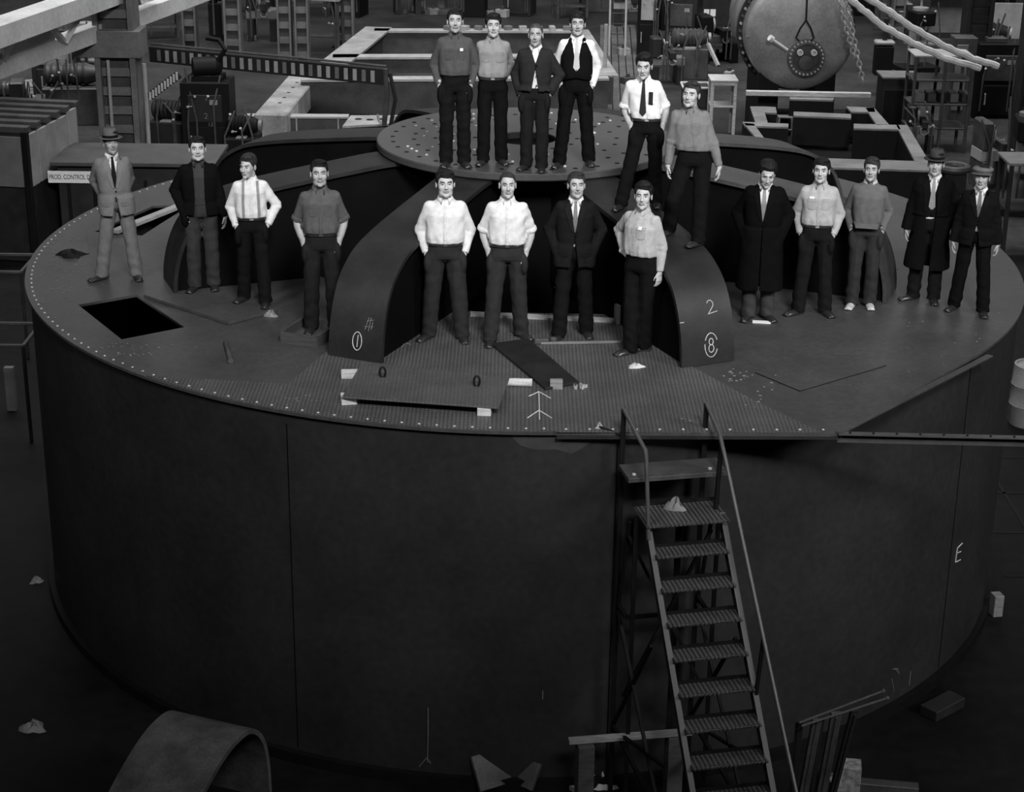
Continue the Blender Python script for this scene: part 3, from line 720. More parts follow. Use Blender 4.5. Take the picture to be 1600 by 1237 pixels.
def face_tone(Q, f):
    """colour of skin, lips, brows, eyes, stubble, plus painted shade at nostrils and mouth"""
    x = np.abs(Q[:, 0]/f.get('w', 1)); y, z = Q[:, 1], Q[:, 2]; s = f.get('skin', .40); t = np.full(len(Q), s)
    fr = y < -.06
    t[(y < .02) & (z < -.045) & ~((x < .03) & (z > -.05))] *= f.get('beard', .93)
    bz = .0265 + .006*np.clip((x-.012)/.03, 0, 1) - .004*np.clip((x-.040)/.01, 0, 1)
    t[fr & (x > .012) & (x < .052) & (np.abs(z-bz) < .0045*f.get('brow', 1))] = .045
    t[fr & (x < .024) & (z < -.0485) & (z > -.070) & (y < -.098)] = s*.70
    t[fr & (x < .024) & (np.abs(z+.0585) < .002)] = s*.2  # slit between the lips, its shade painted dark
    ex = x-.031; e = fr & (np.abs(ex) < .0135) & (np.abs(z-.005) < .0065*(1-(ex/.0145)**2)) & (y < -.07)
    t[e] = .34; t[e & (np.hypot(ex, z-.0055) < .0062)] = .02
    t[fr & (np.abs(ex) < .016) & (np.abs(z-.0125+.25*np.abs(ex)) < .0022)] = .06
    t[fr & (x < .010) & (x > .003) & (np.abs(z+.037) < .003) & (y > -.121)] *= .6  # nostril shade painted into the skin tone
    return t
def hand_sdf(Q, curl=1.0, thumb=1.0):
    """wrist at the origin, fingers to -z, palm to +x, thumb at -y"""
    d = smin(cap(Q, (0, 0, .05), (0, 0, -.01), .027, .024), rbox(Q, (0, 0, -.052), (.014, .040, .044), .014), .02)
    fy = [-.031, -.0105, .0095, .0285]; fl = [.070, .078, .073, .058]; df = None
    for i in range(4):
        p = np.array([0, fy[i], -.088+abs(i-1.3)*.003]); an = .22*curl
        for k, (q, r0, r1) in enumerate(((.45, .0098, .0090), (.30, .0088, .0082), (.25, .0080, .0070))):
            L = fl[i]*q; e = p+np.array([math.sin(an), (i-1.5)*.03, -math.cos(an)])*L
            c = cap(Q, p, e, r0, r1); df = c if df is None else np.minimum(df, c); p = e; an += (.40+.08*i)*curl
    d = smin(d, df, .007)
    a = np.array([.004, -.026, -.022]); b = np.array([.014, -.054*thumb, -.052]); c = np.array([.024, -.056*thumb, -.080])
    return smin(d, np.minimum(cap(Q, a, b, .014, .0105), cap(Q, b, c, .0105, .0080)), .008)

HAIRLINE = dict(
    short=([-.12, -.085, -.06, -.03, .0, .03, .08, .12], [.078, .074, .056, .012, -.004, -.035, -.055, -.055]),
    receding=([-.12, -.085, -.06, -.03, .0, .03, .08, .12], [.10, .090, .072, .030, .002, -.035, -.055, -.055]),
    low=([-.12, -.085, -.06, -.03, .0, .03, .08, .12], [.068, .064, .048, .002, -.008, -.038, -.058, -.058]))
def mesh_obj(name, VQ, m, parent, attr=None, smooth=True):
    V, Q = VQ; me = bpy.data.meshes.new(name); me.vertices.add(len(V)); me.vertices.foreach_set('co', np.ascontiguousarray(V, dtype=np.float32).ravel())
    me.loops.add(len(Q)*4); me.loops.foreach_set('vertex_index', Q.ravel().astype(np.int32)); me.polygons.add(len(Q))
    me.polygons.foreach_set('loop_start', np.arange(0, len(Q)*4, 4, dtype=np.int32)); me.polygons.foreach_set('loop_total', np.full(len(Q), 4, dtype=np.int32)); me.update(calc_edges=True)
    me.polygons.foreach_set('use_smooth', [smooth]*len(Q))
    if attr is not None:
        ca = me.color_attributes.new('tone', 'FLOAT_COLOR', 'POINT'); c = np.ones((len(V), 4), np.float32); c[:, :3] = attr[:, None]; ca.data.foreach_set('color', c.ravel())
    me.materials.append(m); me.validate()
    o = bpy.data.objects.new(name, me); COL.objects.link(o)
    if parent is not None: o.parent = parent
    return o
def cat_nets(L):
    V = []; Q = []; n = 0
    for v, q in L: V.append(v); Q.append(q+n); n += len(v)
    return np.concatenate(V), np.concatenate(Q)
def surf_y(fn, xz, y0=-.5, y1=.15, n=66):
    """front surface depth of a body function at each (x, z)"""
    xz = np.array(xz, float); ys = np.linspace(y0, y1, n); P = np.zeros((len(xz), n, 3)); P[..., 0] = xz[:, None, 0]; P[..., 2] = xz[:, None, 1]; P[..., 1] = ys
    F = fn(P); ins = F < 0; k = ins.argmax(1); k[~ins.any(1)] = n//2; k = np.maximum(k, 1); r = np.arange(len(xz))
    f0, f1 = F[r, k-1], F[r, k]; t = np.where(f0 > f1, f0/np.maximum(f0-f1, 1e-6), 0); return ys[k-1]+(ys[k]-ys[k-1])*np.clip(t, 0, 1)
def patch(name, fn, rows, th, m, parent, lift=.002, nx=5):
    """strip laid on the front of a garment: rows of (z, x_left, x_right)"""
    R2 = []
    for i in range(len(rows)-1):
        k = max(1, int(abs(rows[i+1][0]-rows[i][0])/.025))
        for j in range(k): t = j/k; R2.append([rows[i][q]*(1-t)+rows[i+1][q]*t for q in range(3)])
    R2.append(list(rows[-1])); xz = [(a+(b-a)*j/nx, z) for z, a, b in R2 for j in range(nx+1)]
    y = surf_y(fn, xz); vs = [(x, yy-lift-th, z) for (x, z), yy in zip(xz, y)] + [(x, yy+.012, z) for (x, z), yy in zip(xz, y)]
    N = len(xz); W_ = nx+1; fs = []
    for i in range(len(R2)-1):
        for j in range(nx):
            a = i*W_+j; fs += [(a, a+W_, a+W_+1, a+1), (N+a, N+a+1, N+a+W_+1, N+a+W_)]
    for i in range(len(R2)-1): a = i*W_; fs += [(a, N+a, N+a+W_, a+W_)]; a += nx; fs += [(a, a+W_, N+a+W_, N+a)]
    for j in range(nx): fs += [(j, j+1, N+j+1, N+j)]; a = (len(R2)-1)*W_+j; fs += [(a, N+a, N+a+1, a+1)]
    return link(name, vs, fs, m, parent, smooth=False)

def person(label, feet, height, yaw=None, dyaw=0, sway=0., lean=0., head=(0, 8, 0), face=None, hair='short', hairtone=.02, hat=None,
           top='shirt', shirt=.5, jacket=.03, pants=.02, sleeves='long', arms=('pocket', 'pocket'), tie=None, collar=True, extras=(), girth=1., shoe=None, toes=(-14, 14), group=None, knees=None, hip_z=None, shoulder_tilt=0., v_depth=1.10, hem=None, ftone=None, seed=1):
    fa, fb = [Vector(q) for q in feet]; org = (fa+fb)/2; org.z = min(fa.z, fb.z)
    if yaw is None: yaw = math.atan2(-org.x, org.y)
    yaw += R_(dyaw); s = (height-(.052 if hat else 0))/1.765; inv = Matrix.Rotation(-yaw, 3, 'Z')
    la, lb = inv @ (fa-org), inv @ (fb-org); ft = [np.array(la), np.array(lb)]
    if ft[0][0] > ft[1][0]: ft = ft[::-1]
    if hat: height -= .035
    face = face or {}; rs = np.random.RandomState(seed)
    g = girth
    # ---- skeleton
    hz = (hip_z if hip_z else .905*s); hipc = np.array([sway*.6, .0+lean*.0, hz]); hips = [hipc+np.array([q*.088*s*g, .005, 0]) for q in (-1, 1)]
    ank = [f+np.array([0, .015, .075*s]) for f in ft]
    kn = []
    for i in (0, 1):
        pole = (knees[i] if knees else (.05*(-1, 1)[i], -1, 0)); kn.append(ik(hips[i], ank[i], .425*s, .41*s, pole))
    chest = np.array([sway*.3, .0-lean, 1.27*s]); shc = np.array([sway*.1, .012-lean, 1.435*s])
    if hip_z: dz = hip_z-.905*s; chest[2] += dz; shc[2] += dz
    else: dz = 0
    sh = [shc+np.array([q*.145*s*(.4+.6*g), .0, -.040*s+q*shoulder_tilt]) for q in (-1, 1)]
    Zs = lambda z: z*s+dz
    # ---- arms
    wr = []; el = []; hdir = []; hn = []
    for i, q in enumerate((-1, 1)):
        a = arms[i]; pole = (q*1., .7, -.3)
        if a == 'pocket': w_ = (q*.172*g*s+hipc[0], -.025, Zs(.915)); pole = (q*.8, 1, 0); hd = (-q*.10, -.10, -1)
        elif a == 'wide': w_ = (q*.178*g*s+hipc[0], -.035, Zs(.935)); pole = (q*1.2, .5, 0); hd = (-q*.30, -.10, -1)
        elif a == 'behind': w_ = (q*.10*s, .15, Zs(.93)); pole = (q*.8, .9, 0); hd = (-q*1, .1, -.5)
        elif a == 'jacket': w_ = (q*.185*g*s+hipc[0], -.045, Zs(.94)); pole = (q*.9, .9, 0); hd = (-q*.25, -.10, -1)
        elif a == 'hang': w_ = (q*.255*g*s+hipc[0], -.03, Zs(.86)); pole = (q*.5, 1, 0); hd = (0, -.08, -1)
        elif a == 'hip': w_ = (q*.20*g*s, .04, Zs(1.00)); pole = (q*1.2, .7, .2); hd = (-q*.8, .35, -.5)
        else: w_, pole, hd = a
        w_ = np.array(w_, float); e = ik(sh[i], w_, .285*s, .255*s, pole); wr.append(w_); el.append(e)
        hd = np.array(hd, float); hd /= np.linalg.norm(hd); hdir.append(hd); n_ = np.array([-q, .15, 0.]); n_ -= hd*(n_@hd); n_ /= np.linalg.norm(n_); hn.append(n_)
    # ---- head frame
    hs = 1.075*(.35+.65*s); hc = np.array([sway*.1+head[0]*0, -.012-lean*1.1, height-.130*hs-(.006)+(dz)]); hy, hp, hr = [R_(q) for q in head]
    if hat: hc[2] -= .018
    HM = rotz(hy)@rotx(-hp)@np.array([[math.cos(hr), 0, math.sin(hr)], [0, 1, 0], [-math.sin(hr), 0, math.cos(hr)]])
    piv = np.array([0, .03, -.10])*hs; hc = hc+piv-HM@piv
    toH = lambda P: ((P-hc)@HM)/hs
    # ---- body: head + neck, hands / forearms, inner core
    g1 = G(hc-np.array([.135, .165, .265]), hc+np.array([.135, .15, .15]), .0040)
    Qh = toH(g1.P); nb = np.array([shc[0], .035-lean, Zs(1.45)]); 
    F = smin(head_sdf(Qh, face)*hs, smin(cap(g1.P, hc+HM@np.array([0, .028, -.05])*hs, nb, .056*hs, .060*hs), ell(g1.P, nb+np.array([0, .01, -.03]), (.12, .07, .05)), .03), .014)
    v1, q1 = g1.net(F); t1 = face_tone(toH(v1), face); sk = face.get('skin', .40); nets = [(v1, q1)]; tones = [t1]
    for i, q in enumerate((-1, 1)):
        bare = sleeves == 'rolled' or (sleeves == 'leftbare' and i == 0)
        M = np.stack([hn[i], np.cross(-hdir[i], hn[i]), -hdir[i]], 1)
        if M[1, 1] < 0 or True:
            # thumb axis is local -y: it must point forwards
            if (M[:, 1]@np.array([0, -1, 0])) > 0: pass
            my = M[:, 1].copy()
        thumbfwd = (M[:, 1]@np.array([0., 1., 0.])) > 0
        pts = [wr[i], wr[i]+hdir[i]*.2, wr[i]+hn[i]*.06-hdir[i]*.03, wr[i]-M[:, 1]*.07, wr[i]+M[:, 1]*.07]
        if bare: pts.append(el[i])
        pts = np.array(pts); gg = G(pts.min(0)-.045, pts.max(0)+.045, .0048)
        Q = (gg.P-wr[i])@M
        if not thumbfwd: Q = Q*np.array([1, -1, 1])
        F = hand_sdf(Q/s, 1.0)*s
        F = smin(F, cap(gg.P, el[i], wr[i], .043*s if bare else .03, .027*s), .01)
        if bare: F = smin(F, cap(gg.P, el[i]*.75+wr[i]*.25, wr[i]*.6+el[i]*.4, .043*s, .034*s), .02)
        v, qd = gg.net(F); nets.append((v, qd)); tones.append(np.full(len(v), sk*.95))
    gc = G((-.45, -.3, .05), (.45, .3, Zs(1.5)), .022); P = gc.P
    F = smin(cap(P, hipc, chest, .085, .10), cap(P, chest, nb, .10, .05), .04)
    for i in (0, 1):
        F = smin(F, np.minimum(cap(P, hips[i], kn[i], .06, .04), cap(P, kn[i], ank[i], .04, .03)), .03)
        F = smin(F, np.minimum(cap(P, sh[i], el[i], .038, .03), cap(P, el[i], wr[i], .028, .024)), .02); F = smin(F, cap(P, chest, sh[i], .06, .04), .03)
    v, qd = gc.net(F); nets.append((v, qd)); tones.append(np.full(len(v), sk))
    root = mesh_obj('person', cat_nets(nets), skin_mat(), None, np.concatenate(tones)); root.location = org; root.rotation_euler = (0, 0, yaw)
    tag(root, label, 'person', group)
    # ---- hair / hat
    hl = HAIRLINE.get(hair, HAIRLINE['short']); M_h = M_hairs[hairtone]
    gh = G(hc-np.array([.12, .15, .12]), hc+np.array([.12, .14, .16]), .0048); Q = toH(gh.P); A = Q.copy(); A[..., 0] = np.abs(A[..., 0]); wz = face.get('w', 1)
    vol = {'short': .014, 'receding': .002, 'low': .020, 'wavy': .022, 'curly': .030}.get(hair, .012)
    up = np.clip((Q[..., 2]-.03)/.08, 0, 1)
    hlz = np.interp(Q[..., 1], *hl)+(.014*np.clip((np.abs(Q[..., 0])-.02)/.03, 0, 1)-.004*np.clip(Q[..., 0]/.04, -1, 1))*(Q[..., 1] < -.05)
    thick = .003+vol*np.clip((Q[..., 2]-hlz)/.028, 0, 1)*(.30+.70*up)
    d = ell(Q/np.array([wz, 1, 1]), (0, .012, .040), (.077, .097, .083)) - thick
    if hair in ('wavy', 'low', 'short'): d = smin(d, ell(Q, (.02, -.045, .115), (.055, .045, .018 if hair != 'wavy' else .028)), .02)
    d += wob(Q*np.array([1.6, .7, 1]), seed, 95 if hair != 'curly' else 170)*(.0022 if hair != 'curly' else .005)
    d = smax(d, hlz - Q[..., 2] + .004*wob(Q, seed+3, 90), .004)
    d = np.maximum(d, -ell(A, (.082, .012, -.006), (.02, .020, .034)))
    mesh_obj('hair', gh.net(d*hs), M_h, root)
    def headlathe(name, prof, m, parent, sx=1., sy=1., tilt=0, dz_=0, n=36, ridge=0., dy=.012):
        vs = []; fs = []; 
        for r, z in prof:
            for k in range(n):
                a = 2*PI*k/n; x = r*math.cos(a)*sx; y = r*math.sin(a)*sy; zz = z
                if ridge and r < .06: zz -= ridge*math.exp(-(x/.02)**2)
                p = np.array([x, y+dy, zz+dz_]); p = rotx(R_(tilt))@p; vs.append(tuple(hc+HM@p*hs))
        m_ = len(prof); fs = [(i*n+k, i*n+(k+1) % n, (i+1)*n+(k+1) % n, (i+1)*n+k) for i in range(m_-1) for k in range(n)] + [tuple((m_-1)*n+k for k in range(n))]
        return link(name, vs, fs, m, parent, smooth=True)
    if hat == 'fedora' or hat == 'darkfedora':
        mh = cloth(.10 if hat == 'fedora' else .045)
        h_ = headlathe('hat', [(.088, .050), (.148, .056), (.152, .064), (.140, .068), (.092, .062), (.090, .10), (.084, .145), (.066, .165), (.03, .160), (.001, .156)], mh, root, .86, 1.05, 6, 0, ridge=.012)
        headlathe('hat_band', [(.0925, .062), (.0935, .064), (.092, .090), (.089, .091)], cloth(.012), h_, .86, 1.05, 6)
    if hat == 'cap':
        h_ = headlathe('cap', [(.088, .050), (.093, .056), (.115, .085), (.118, .097), (.100, .112), (.06, .121), (.001, .125)], cloth(.12), root, .95, 1.12, 4, dy=-.002)
        vs = []; n = 14
        for k in range(n+1):
            a = R_(200+140*k/n)
            for r, z in ((.085, .052), (.148 if abs(k-7) < 6 else .125, .040), (.148 if abs(k-7) < 6 else .125, .046), (.085, .066)):
                p = np.array([r*math.cos(a)*.9, r*math.sin(a)*1.02, z]); vs.append(tuple(hc+HM@p*hs))
        fs = [(i*4+k, i*4+(k+1) % 4, (i+1)*4+(k+1) % 4, (i+1)*4+k) for i in range(n) for k in range(4)] + [(0, 1, 2, 3), (n*4+3, n*4+2, n*4+1, n*4)]
        link('visor', vs, fs, cloth(.09), h_, smooth=False)
    # ---- trousers
    wz_ = Zs(1.045); gw = .158*s*g
    def leg_fn(P):
        F = prof_sdf(P, [(Zs(.85), .110*s*g, .085*s*g, hipc[0], .012), (Zs(.88), .150*s*g, .112*s*g, hipc[0], .012), (Zs(.92), .166*s*g, .120*s*g, hipc[0], .012), (Zs(.98), .160*s*g, .112*s*g, hipc[0], .006), (wz_, .152*s*g, .105*s*g, hipc[0]*.9, .0)])
        for i in (0, 1):
            h0 = hips[i]+np.array([0, 0, -.02]); a_ = ank[i].copy(); a_[2] -= .025*s
            kk = kn[i]; L = np.minimum(cap(P, h0, kk, .092*s*g, .078*s*g), cap(P, kk, a_, .078*s*g, .078*s)); F = smin(F, L, .03)
        return F
    lo = np.min([ank[0], ank[1], kn[0], kn[1], hipc], 0)-.15; hi = np.max([ank[0], ank[1], kn[0], kn[1], hipc], 0)+.15
    lo[0] = min(lo[0], hipc[0]-.27); hi[0] = max(hi[0], hipc[0]+.27); lo[1] = min(lo[1], -.19); hi[1] = max(hi[1], .19)
    g2 = G((lo[0], lo[1], min(ft[0][2], ft[1][2])), (hi[0], hi[1], wz_+.03), .0095); P = g2.P; F = leg_fn(P)
    zr = P[..., 2]; F += .0055*wob(P*np.array([1, 1, 2.2]), seed+5, 24)+.003*wob(P*np.array([1.6, 1, .8]), seed+6, 55)
    lowz = np.clip((Zs(.40)-zr)/(.3*s), 0, 1); F += .0035*np.sin(zr*55+P[..., 0]*30+P[..., 1]*40+seed)*lowz
    F -= .007*np.exp(-((zr-Zs(.60))/.2)**2)*np.exp(-((np.abs(P[..., 0]-hipc[0])-.09)/.018)**2)*(P[..., 1] < 0)   # crease
    cut = np.where(P[..., 0] < (ft[0][0]+ft[1][0])/2, ank[0][2]-.045*s, ank[1][2]-.045*s)
    if hip_z: cut = np.where(np.linalg.norm(P[..., :2]-ank[0][:2], axis=-1) < np.linalg.norm(P[..., :2]-ank[1][:2], axis=-1), ank[0][2]-.045, ank[1][2]-.045)
    F = np.maximum(F, cut-zr); F = np.maximum(F, zr-wz_)
    for i, q in enumerate((-1, 1)):
        if arms[i] in ('pocket', 'wide'): F = smin(F, ell(P, wr[i]+hdir[i]*.095-np.array([0, .012, 0]), (.040, .068, .108)), .025)
    tro = mesh_obj('trousers', g2.net(F), cloth(pants), root)
    # ---- torso garment
    bl = .012 if top in ('shirt', 'vest') else 0
    ytab = lambda a0, pad: [(Zs(a0), (.160*g)*s+pad, .112*s*g+pad, hipc[0]*.95, .0), (Zs(1.05), .160*s*g+pad+bl, .114*s*g+pad+bl, hipc[0]*.8, -.004-lean*.3),
        (Zs(1.10), .166*s*g+pad+bl, .118*s*g+pad+bl, sway*.4, -.006-lean*.5), (Zs(1.22), .172*s*g+pad, .122*s*g+pad, sway*.3, -.004-lean*.8), (Zs(1.33), .172*s*(.3+.7*g)+pad, .120*s*(.3+.7*g)+pad, sway*.2, .0-lean),
        (Zs(1.395), .145*s+pad, .100*s+pad, sway*.1, .010-lean), (Zs(1.445), .112*s+pad*.6, .080*s+pad*.5, sway*.1, .020-lean), (Zs(1.475), .080*s+pad*.3, .068*s+pad*.3, sway*.1, .024-lean), (Zs(1.50), .066*s, .062*s, sway*.1, .026-lean)]
    def arm_fn(P, i, r0, r1, r2, upto=1.):
        F = cap(P, sh[i], el[i], r0, r1)
        if upto >= 1: F = smin(F, cap(P, el[i], wr[i], r1, r2), .012)
        return F
    def top_fn(P, pad=0., sl=True, hemz=1.0, rr=(.058, .056, .041), upto=(1, 1)):
        F = prof_sdf(P, ytab(hemz, pad))
        if sl:
            for i in (0, 1): F = smin(F, arm_fn(P, i, (rr[0])*s*(.5+.5*g), rr[1]*s*(.5+.5*g), rr[2]*s, upto[i]), .035)
        return F
    up_ = tuple(0 if (sleeves == 'rolled' or (sleeves == 'leftbare' and i == 0)) else 1 for i in (0, 1))
    inner = top in ('jacket', 'overcoat', 'cardigan')
    pts = np.array([sh[0], sh[1], el[0], el[1], wr[0], wr[1], [0, 0, Zs(1.0)]]); lo = pts.min(0)-.11; hi = pts.max(0)+.11; lo[1] = min(lo[1], -.2-lean); hi[1] = max(hi[1], .19)
    if inner:
        gi = G((-.24+sway, -.2-lean, Zs(1.0)), (.24+sway, .1, Zs(1.53)), .0085); fS = lambda P: top_fn(P, -.006, False, .99)
        F = fS(gi.P)+.002*wob(gi.P, seed+9, 40); so_ = mesh_obj('shirt', gi.net(F), cloth(shirt), root); fShirt = fS
    else:
        lo[2] = min(lo[2], Zs(1.0)); g3 = G(lo, np.array([hi[0], hi[1], Zs(1.53)]), .0088)
        hz0 = 1.036 if top != 'sweater' else 1.0
        fS = lambda P: top_fn(P, .004 if top != 'sweater' else .012, True, hz0, upto=up_); P = g3.P; F = fS(P)
        F += .0045*wob(P*np.array([1.3, 1, .9]), seed+9, 24)+.0045*wob(P*np.array([1.6, 1, .9]), seed+10, 50)
        for i in (0, 1):
            e = el[i]; dd = np.linalg.norm(P-e, axis=-1); F += .005*np.sin((P-e)@np.array([20., 10, 95])+seed)*np.exp(-(dd/.065)**2)
            if up_[i] == 0:
                dirn = (el[i]-sh[i])/np.linalg.norm(el[i]-sh[i]); Lc = np.linalg.norm(el[i]-sh[i])*.98; t = (P-sh[i])@dirn
                near = np.linalg.norm(P-e, axis=-1) < .15; F = np.where(near, np.maximum(F, t-Lc), F); band = near & (t > Lc-.045) & (t < Lc); F = np.where(band, F-.007, F)
            else:
                dirn = (wr[i]-el[i])/np.linalg.norm(wr[i]-el[i]); t = (P-wr[i])@dirn; near = np.linalg.norm(P-wr[i], axis=-1) < .10; F = np.where(near, np.maximum(F, t+.012), F)
        # under the arm pull folds, blouse above the belt
        F += .005*np.sin(P[..., 0]*70+seed)*np.exp(-((P[..., 2]-Zs(1.07))/.05)**2)*(np.abs(P[..., 0]) < .17)
        so_ = mesh_obj('shirt' if top != 'sweater' else 'sweater', g3.net(F), cloth(shirt), root); fShirt = fS
        if top == 'shirt':
            patch('placket', fShirt, [(Zs(1.47), -.014+sway*.1, .014+sway*.1), (Zs(1.05), -.014+sway*.8, .014+sway*.8)], .003, cloth(shirt*.93), so_, .004, 2)
            bt = MB()
            for z in (() if tie is not None else (1.42, 1.34, 1.26, 1.18, 1.10)):
                yy = surf_y(fShirt, [(sway*.2, Zs(z))])[0]; bt.lathe([(.006, 0), (.006, .004)], (sway*.2, yy-.009, Zs(z)), 8, axis=(0, -1, 0))
            if bt.v: bt.build('buttons', cloth(min(.8, shirt*1.3)), so_)['kind'] = 'stuff'
            if shirt < .55:
                for q in ((1,) if 'onepocket' in extras else (-1, 1)):
                    patch('chest_pocket', fShirt, [(Zs(1.335), q*.078-.045, q*.078+.045), (Zs(1.24), q*.078-.045, q*.078+.045), (Zs(1.225), q*.078-.02, q*.078+.02)], .003, cloth(shirt*.9), so_, .0045, 4)
                    patch('pocket_flap', fShirt, [(Zs(1.345), q*.078-.047, q*.078+.047), (Zs(1.315), q*.078-.047, q*.078+.047)], .004, cloth(shirt*.85), so_, .007, 4)
    # trouser belt
    if top in ('shirt', 'vest', 'sweater') and 'nobelt' not in extras:
        bm2 = MB(); vs = []; n = 40
        for zz, pd in ((wz_-.030, .012), (wz_+.006, .010), (wz_+.006, -.01), (wz_-.030, -.01)):
            for k in range(n):
                a = 2*PI*k/n; ca, sa = math.cos(a), math.sin(a); e = 2/2.5; A_ = .1545*s*g+pd; B_ = .1075*s*g+pd
                vs.append((hipc[0]*.93+A_*abs(ca)**e*(1 if ca > 0 else -1), .001+B_*abs(sa)**e*(1 if sa > 0 else -1), zz))
        fs = [(i*n+k, i*n+(k+1) % n, ((i+1) % 4)*n+(k+1) % n, ((i+1) % 4)*n+k) for i in range(4) for k in range(n)]
        be = link('belt', vs, fs, M_shoe, root, smooth=False)
        MB().box((hipc[0]*.93, -.1075*s*g-.014, wz_-.012), (.042, .006, .030)).build('belt_buckle', M_rail if 'dullbuckle' in extras else M_pale, be, bevel=.002)
    # fold-down collar with two points
    if collar:
        n = 26; vs = []; cxn = nb.copy(); cxn[2] = Zs(1.505); cy_ = .022-lean
        for k in range(n+1):
            a = R_(-90+22) + R_(316)*k/n; fr = max(0, -math.sin(a))**3
            rt, rb = .0625*s, .078*s
            top_ = (cxn[0]+rt*math.cos(a)*.98, cy_+rt*math.sin(a), Zs(1.508)-.022*fr)
            bot_ = (cxn[0]+rb*math.cos(a)*(1.12+.25*fr), cy_+rb*math.sin(a)*(1.08+.28*fr), Zs(1.464)-.052*fr)
            mid_ = (cxn[0]+(rt+.006)*math.cos(a), cy_+(rt+.007)*math.sin(a), Zs(1.513)-.022*fr)
            inn_ = (cxn[0]+(rb-.014)*math.cos(a), cy_+(rb-.014)*math.sin(a), Zs(1.456)-.03*fr)
            vs += [top_, mid_, bot_, inn_]
        fs = [(i*4+k, i*4+(k+1) % 4, (i+1)*4+(k+1) % 4, (i+1)*4+k) for i in range(n) for k in range(4)] + [(0, 1, 2, 3), (n*4+3, n*4+2, n*4+1, n*4)]
        ctone = shirt if top != 'sweater' else .45
        link('collar', vs, fs, cloth(min(.8, ctone*1.08)), so_, smooth=True)
    if tie is not None:
        tz = Zs(1.475); e_ = Zs(1.08 if not inner and top != 'vest' else 1.12); dx = sway*.1
        rows = [(tz, dx-.017, dx+.017), (tz-.032, dx-.011, dx+.011), (tz-.036, dx-.014, dx+.014), (e_+.04, dx-.036, dx+.036), (e_, dx-.004, dx+.004)]
        fT = fShirt
        t_ = patch('tie', fT, rows, .006, cloth(tie), root, .006, 4)
    # ---- jackets, vests
    def carve_v(F, P, zb, zt, w0, w1, ylim=.0):
        z = P[..., 2]; x = np.abs(P[..., 0]-sway*.2); wv = np.interp(z, [zb, zt], [w0, w1]); m = (P[..., 1] < ylim-lean) & (z > zb) & (z < zt+.08)
        return np.where(m, np.maximum(F, (wv-x)*.9), F)
    if top in ('jacket', 'overcoat', 'cardigan'):
        hz1 = {'jacket': .80, 'cardigan': .86, 'overcoat': .42}[top]; hz1 = hem or hz1
        pad = .022 if top != 'overcoat' else .034
        tab = [r for r in ytab(1.0, pad)]
        fl_ = .02 if top != 'overcoat' else .05
        tab = [(Zs(hz1), .172*s*g+pad+fl_, .118*s*g+pad+fl_, hipc[0], 0), (Zs(hz1)+.2*(.98-hz1)/.18, .172*s*g+pad+.012, .12*s*g+pad+.010, hipc[0], 0), (Zs(1.05), .155*s*g+pad, .115*s*g+pad, hipc[0]*.7, -.002)] + tab[2:]
        tab = [tab[0]] + [q for q in tab[1:] if q[0] > tab[0][0]+.005]; tab.sort()
        rr = (.066, .062, .050) if top != 'overcoat' else (.074, .070, .062)
        def fJ(P):
            F = prof_sdf(P, tab)
            for i in (0, 1): F = smin(F, arm_fn(P, i, rr[0]*s, rr[1]*s, rr[2]*s), .03)
            return F
        lo2 = lo.copy(); lo2[2] = min(lo[2], Zs(hz1)-.02); lo2[:2] -= .04; hi2 = hi.copy()+.04; hi2[2] = Zs(1.50)
        lo2[0] = min(lo2[0], -.33); hi2[0] = max(hi2[0], .33); g4 = G(lo2, hi2, .0100); P = g4.P; F = fJ(P)
        F += .004*wob(P*np.array([1, 1, 1.6]), seed+19, 20)+.002*wob(P, seed+20, 45)
        for i in (0, 1):
            e = el[i]; dd = np.linalg.norm(P-e, axis=-1); F += .005*np.sin((P-e)@np.array([20., 10, 85])+seed)*np.exp(-(dd/.075)**2)
            dirn = (wr[i]-el[i])/np.linalg.norm(wr[i]-el[i]); t = (P-wr[i])@dirn; near = np.linalg.norm(P-wr[i], axis=-1) < .12; F = np.where(near, np.maximum(F, t-.005), F) if arms[i] != 'jacket' else F
        for i in (0, 1):
            if arms[i] == 'jacket': F = smin(F, ell(P, wr[i]+hdir[i]*.09, (.050, .070, .110)), .03)
        zb = Zs(v_depth); open_ = 'open' in extras
        F = carve_v(F, P, zb, Zs(1.50), .004 if not open_ else .055, .062)
        low_w = .075 if open_ else .050
        if top == 'overcoat': F = carve_v(F, P, Zs(hz1)-.05, zb, .03 if open_ else .006, .055 if open_ else .003)
        elif open_: F = carve_v(F, P, Zs(hz1)-.05, zb, low_w, .055)
        else: F = carve_v(F, P, Zs(hz1)-.05, zb-.08, low_w, .002)
        jo = mesh_obj({'jacket': 'suit_jacket', 'overcoat': 'overcoat', 'cardigan': 'cardigan'}[top], g4.net(F), cloth(jacket), root)
        if top != 'cardigan':
            for q in (-1, 1):
                c0 = sway*.2; w0 = .004 if not open_ else .055
                rows = [(Zs(1.475), c0+q*.060, c0+q*.085), (Zs(1.39), c0+q*.050, c0+q*.118), (Zs(1.37), c0+q*.046, c0+q*.100), (zb+.01, c0+q*(w0+.002), c0+q*(w0+.030))]
                rows = [(z, min(a, b), max(a, b)) for z, a, b in rows]; patch('lapel', fJ, rows, .005, cloth(jacket*1.12), jo, .006, 4)
                if top == 'jacket': patch('pocket_flap', fJ, [(Zs(.955), q*.125-.055, q*.125+.055), (Zs(.915), q*.125-.055, q*.125+.055)], .004, cloth(jacket*.9), jo, .006, 4)
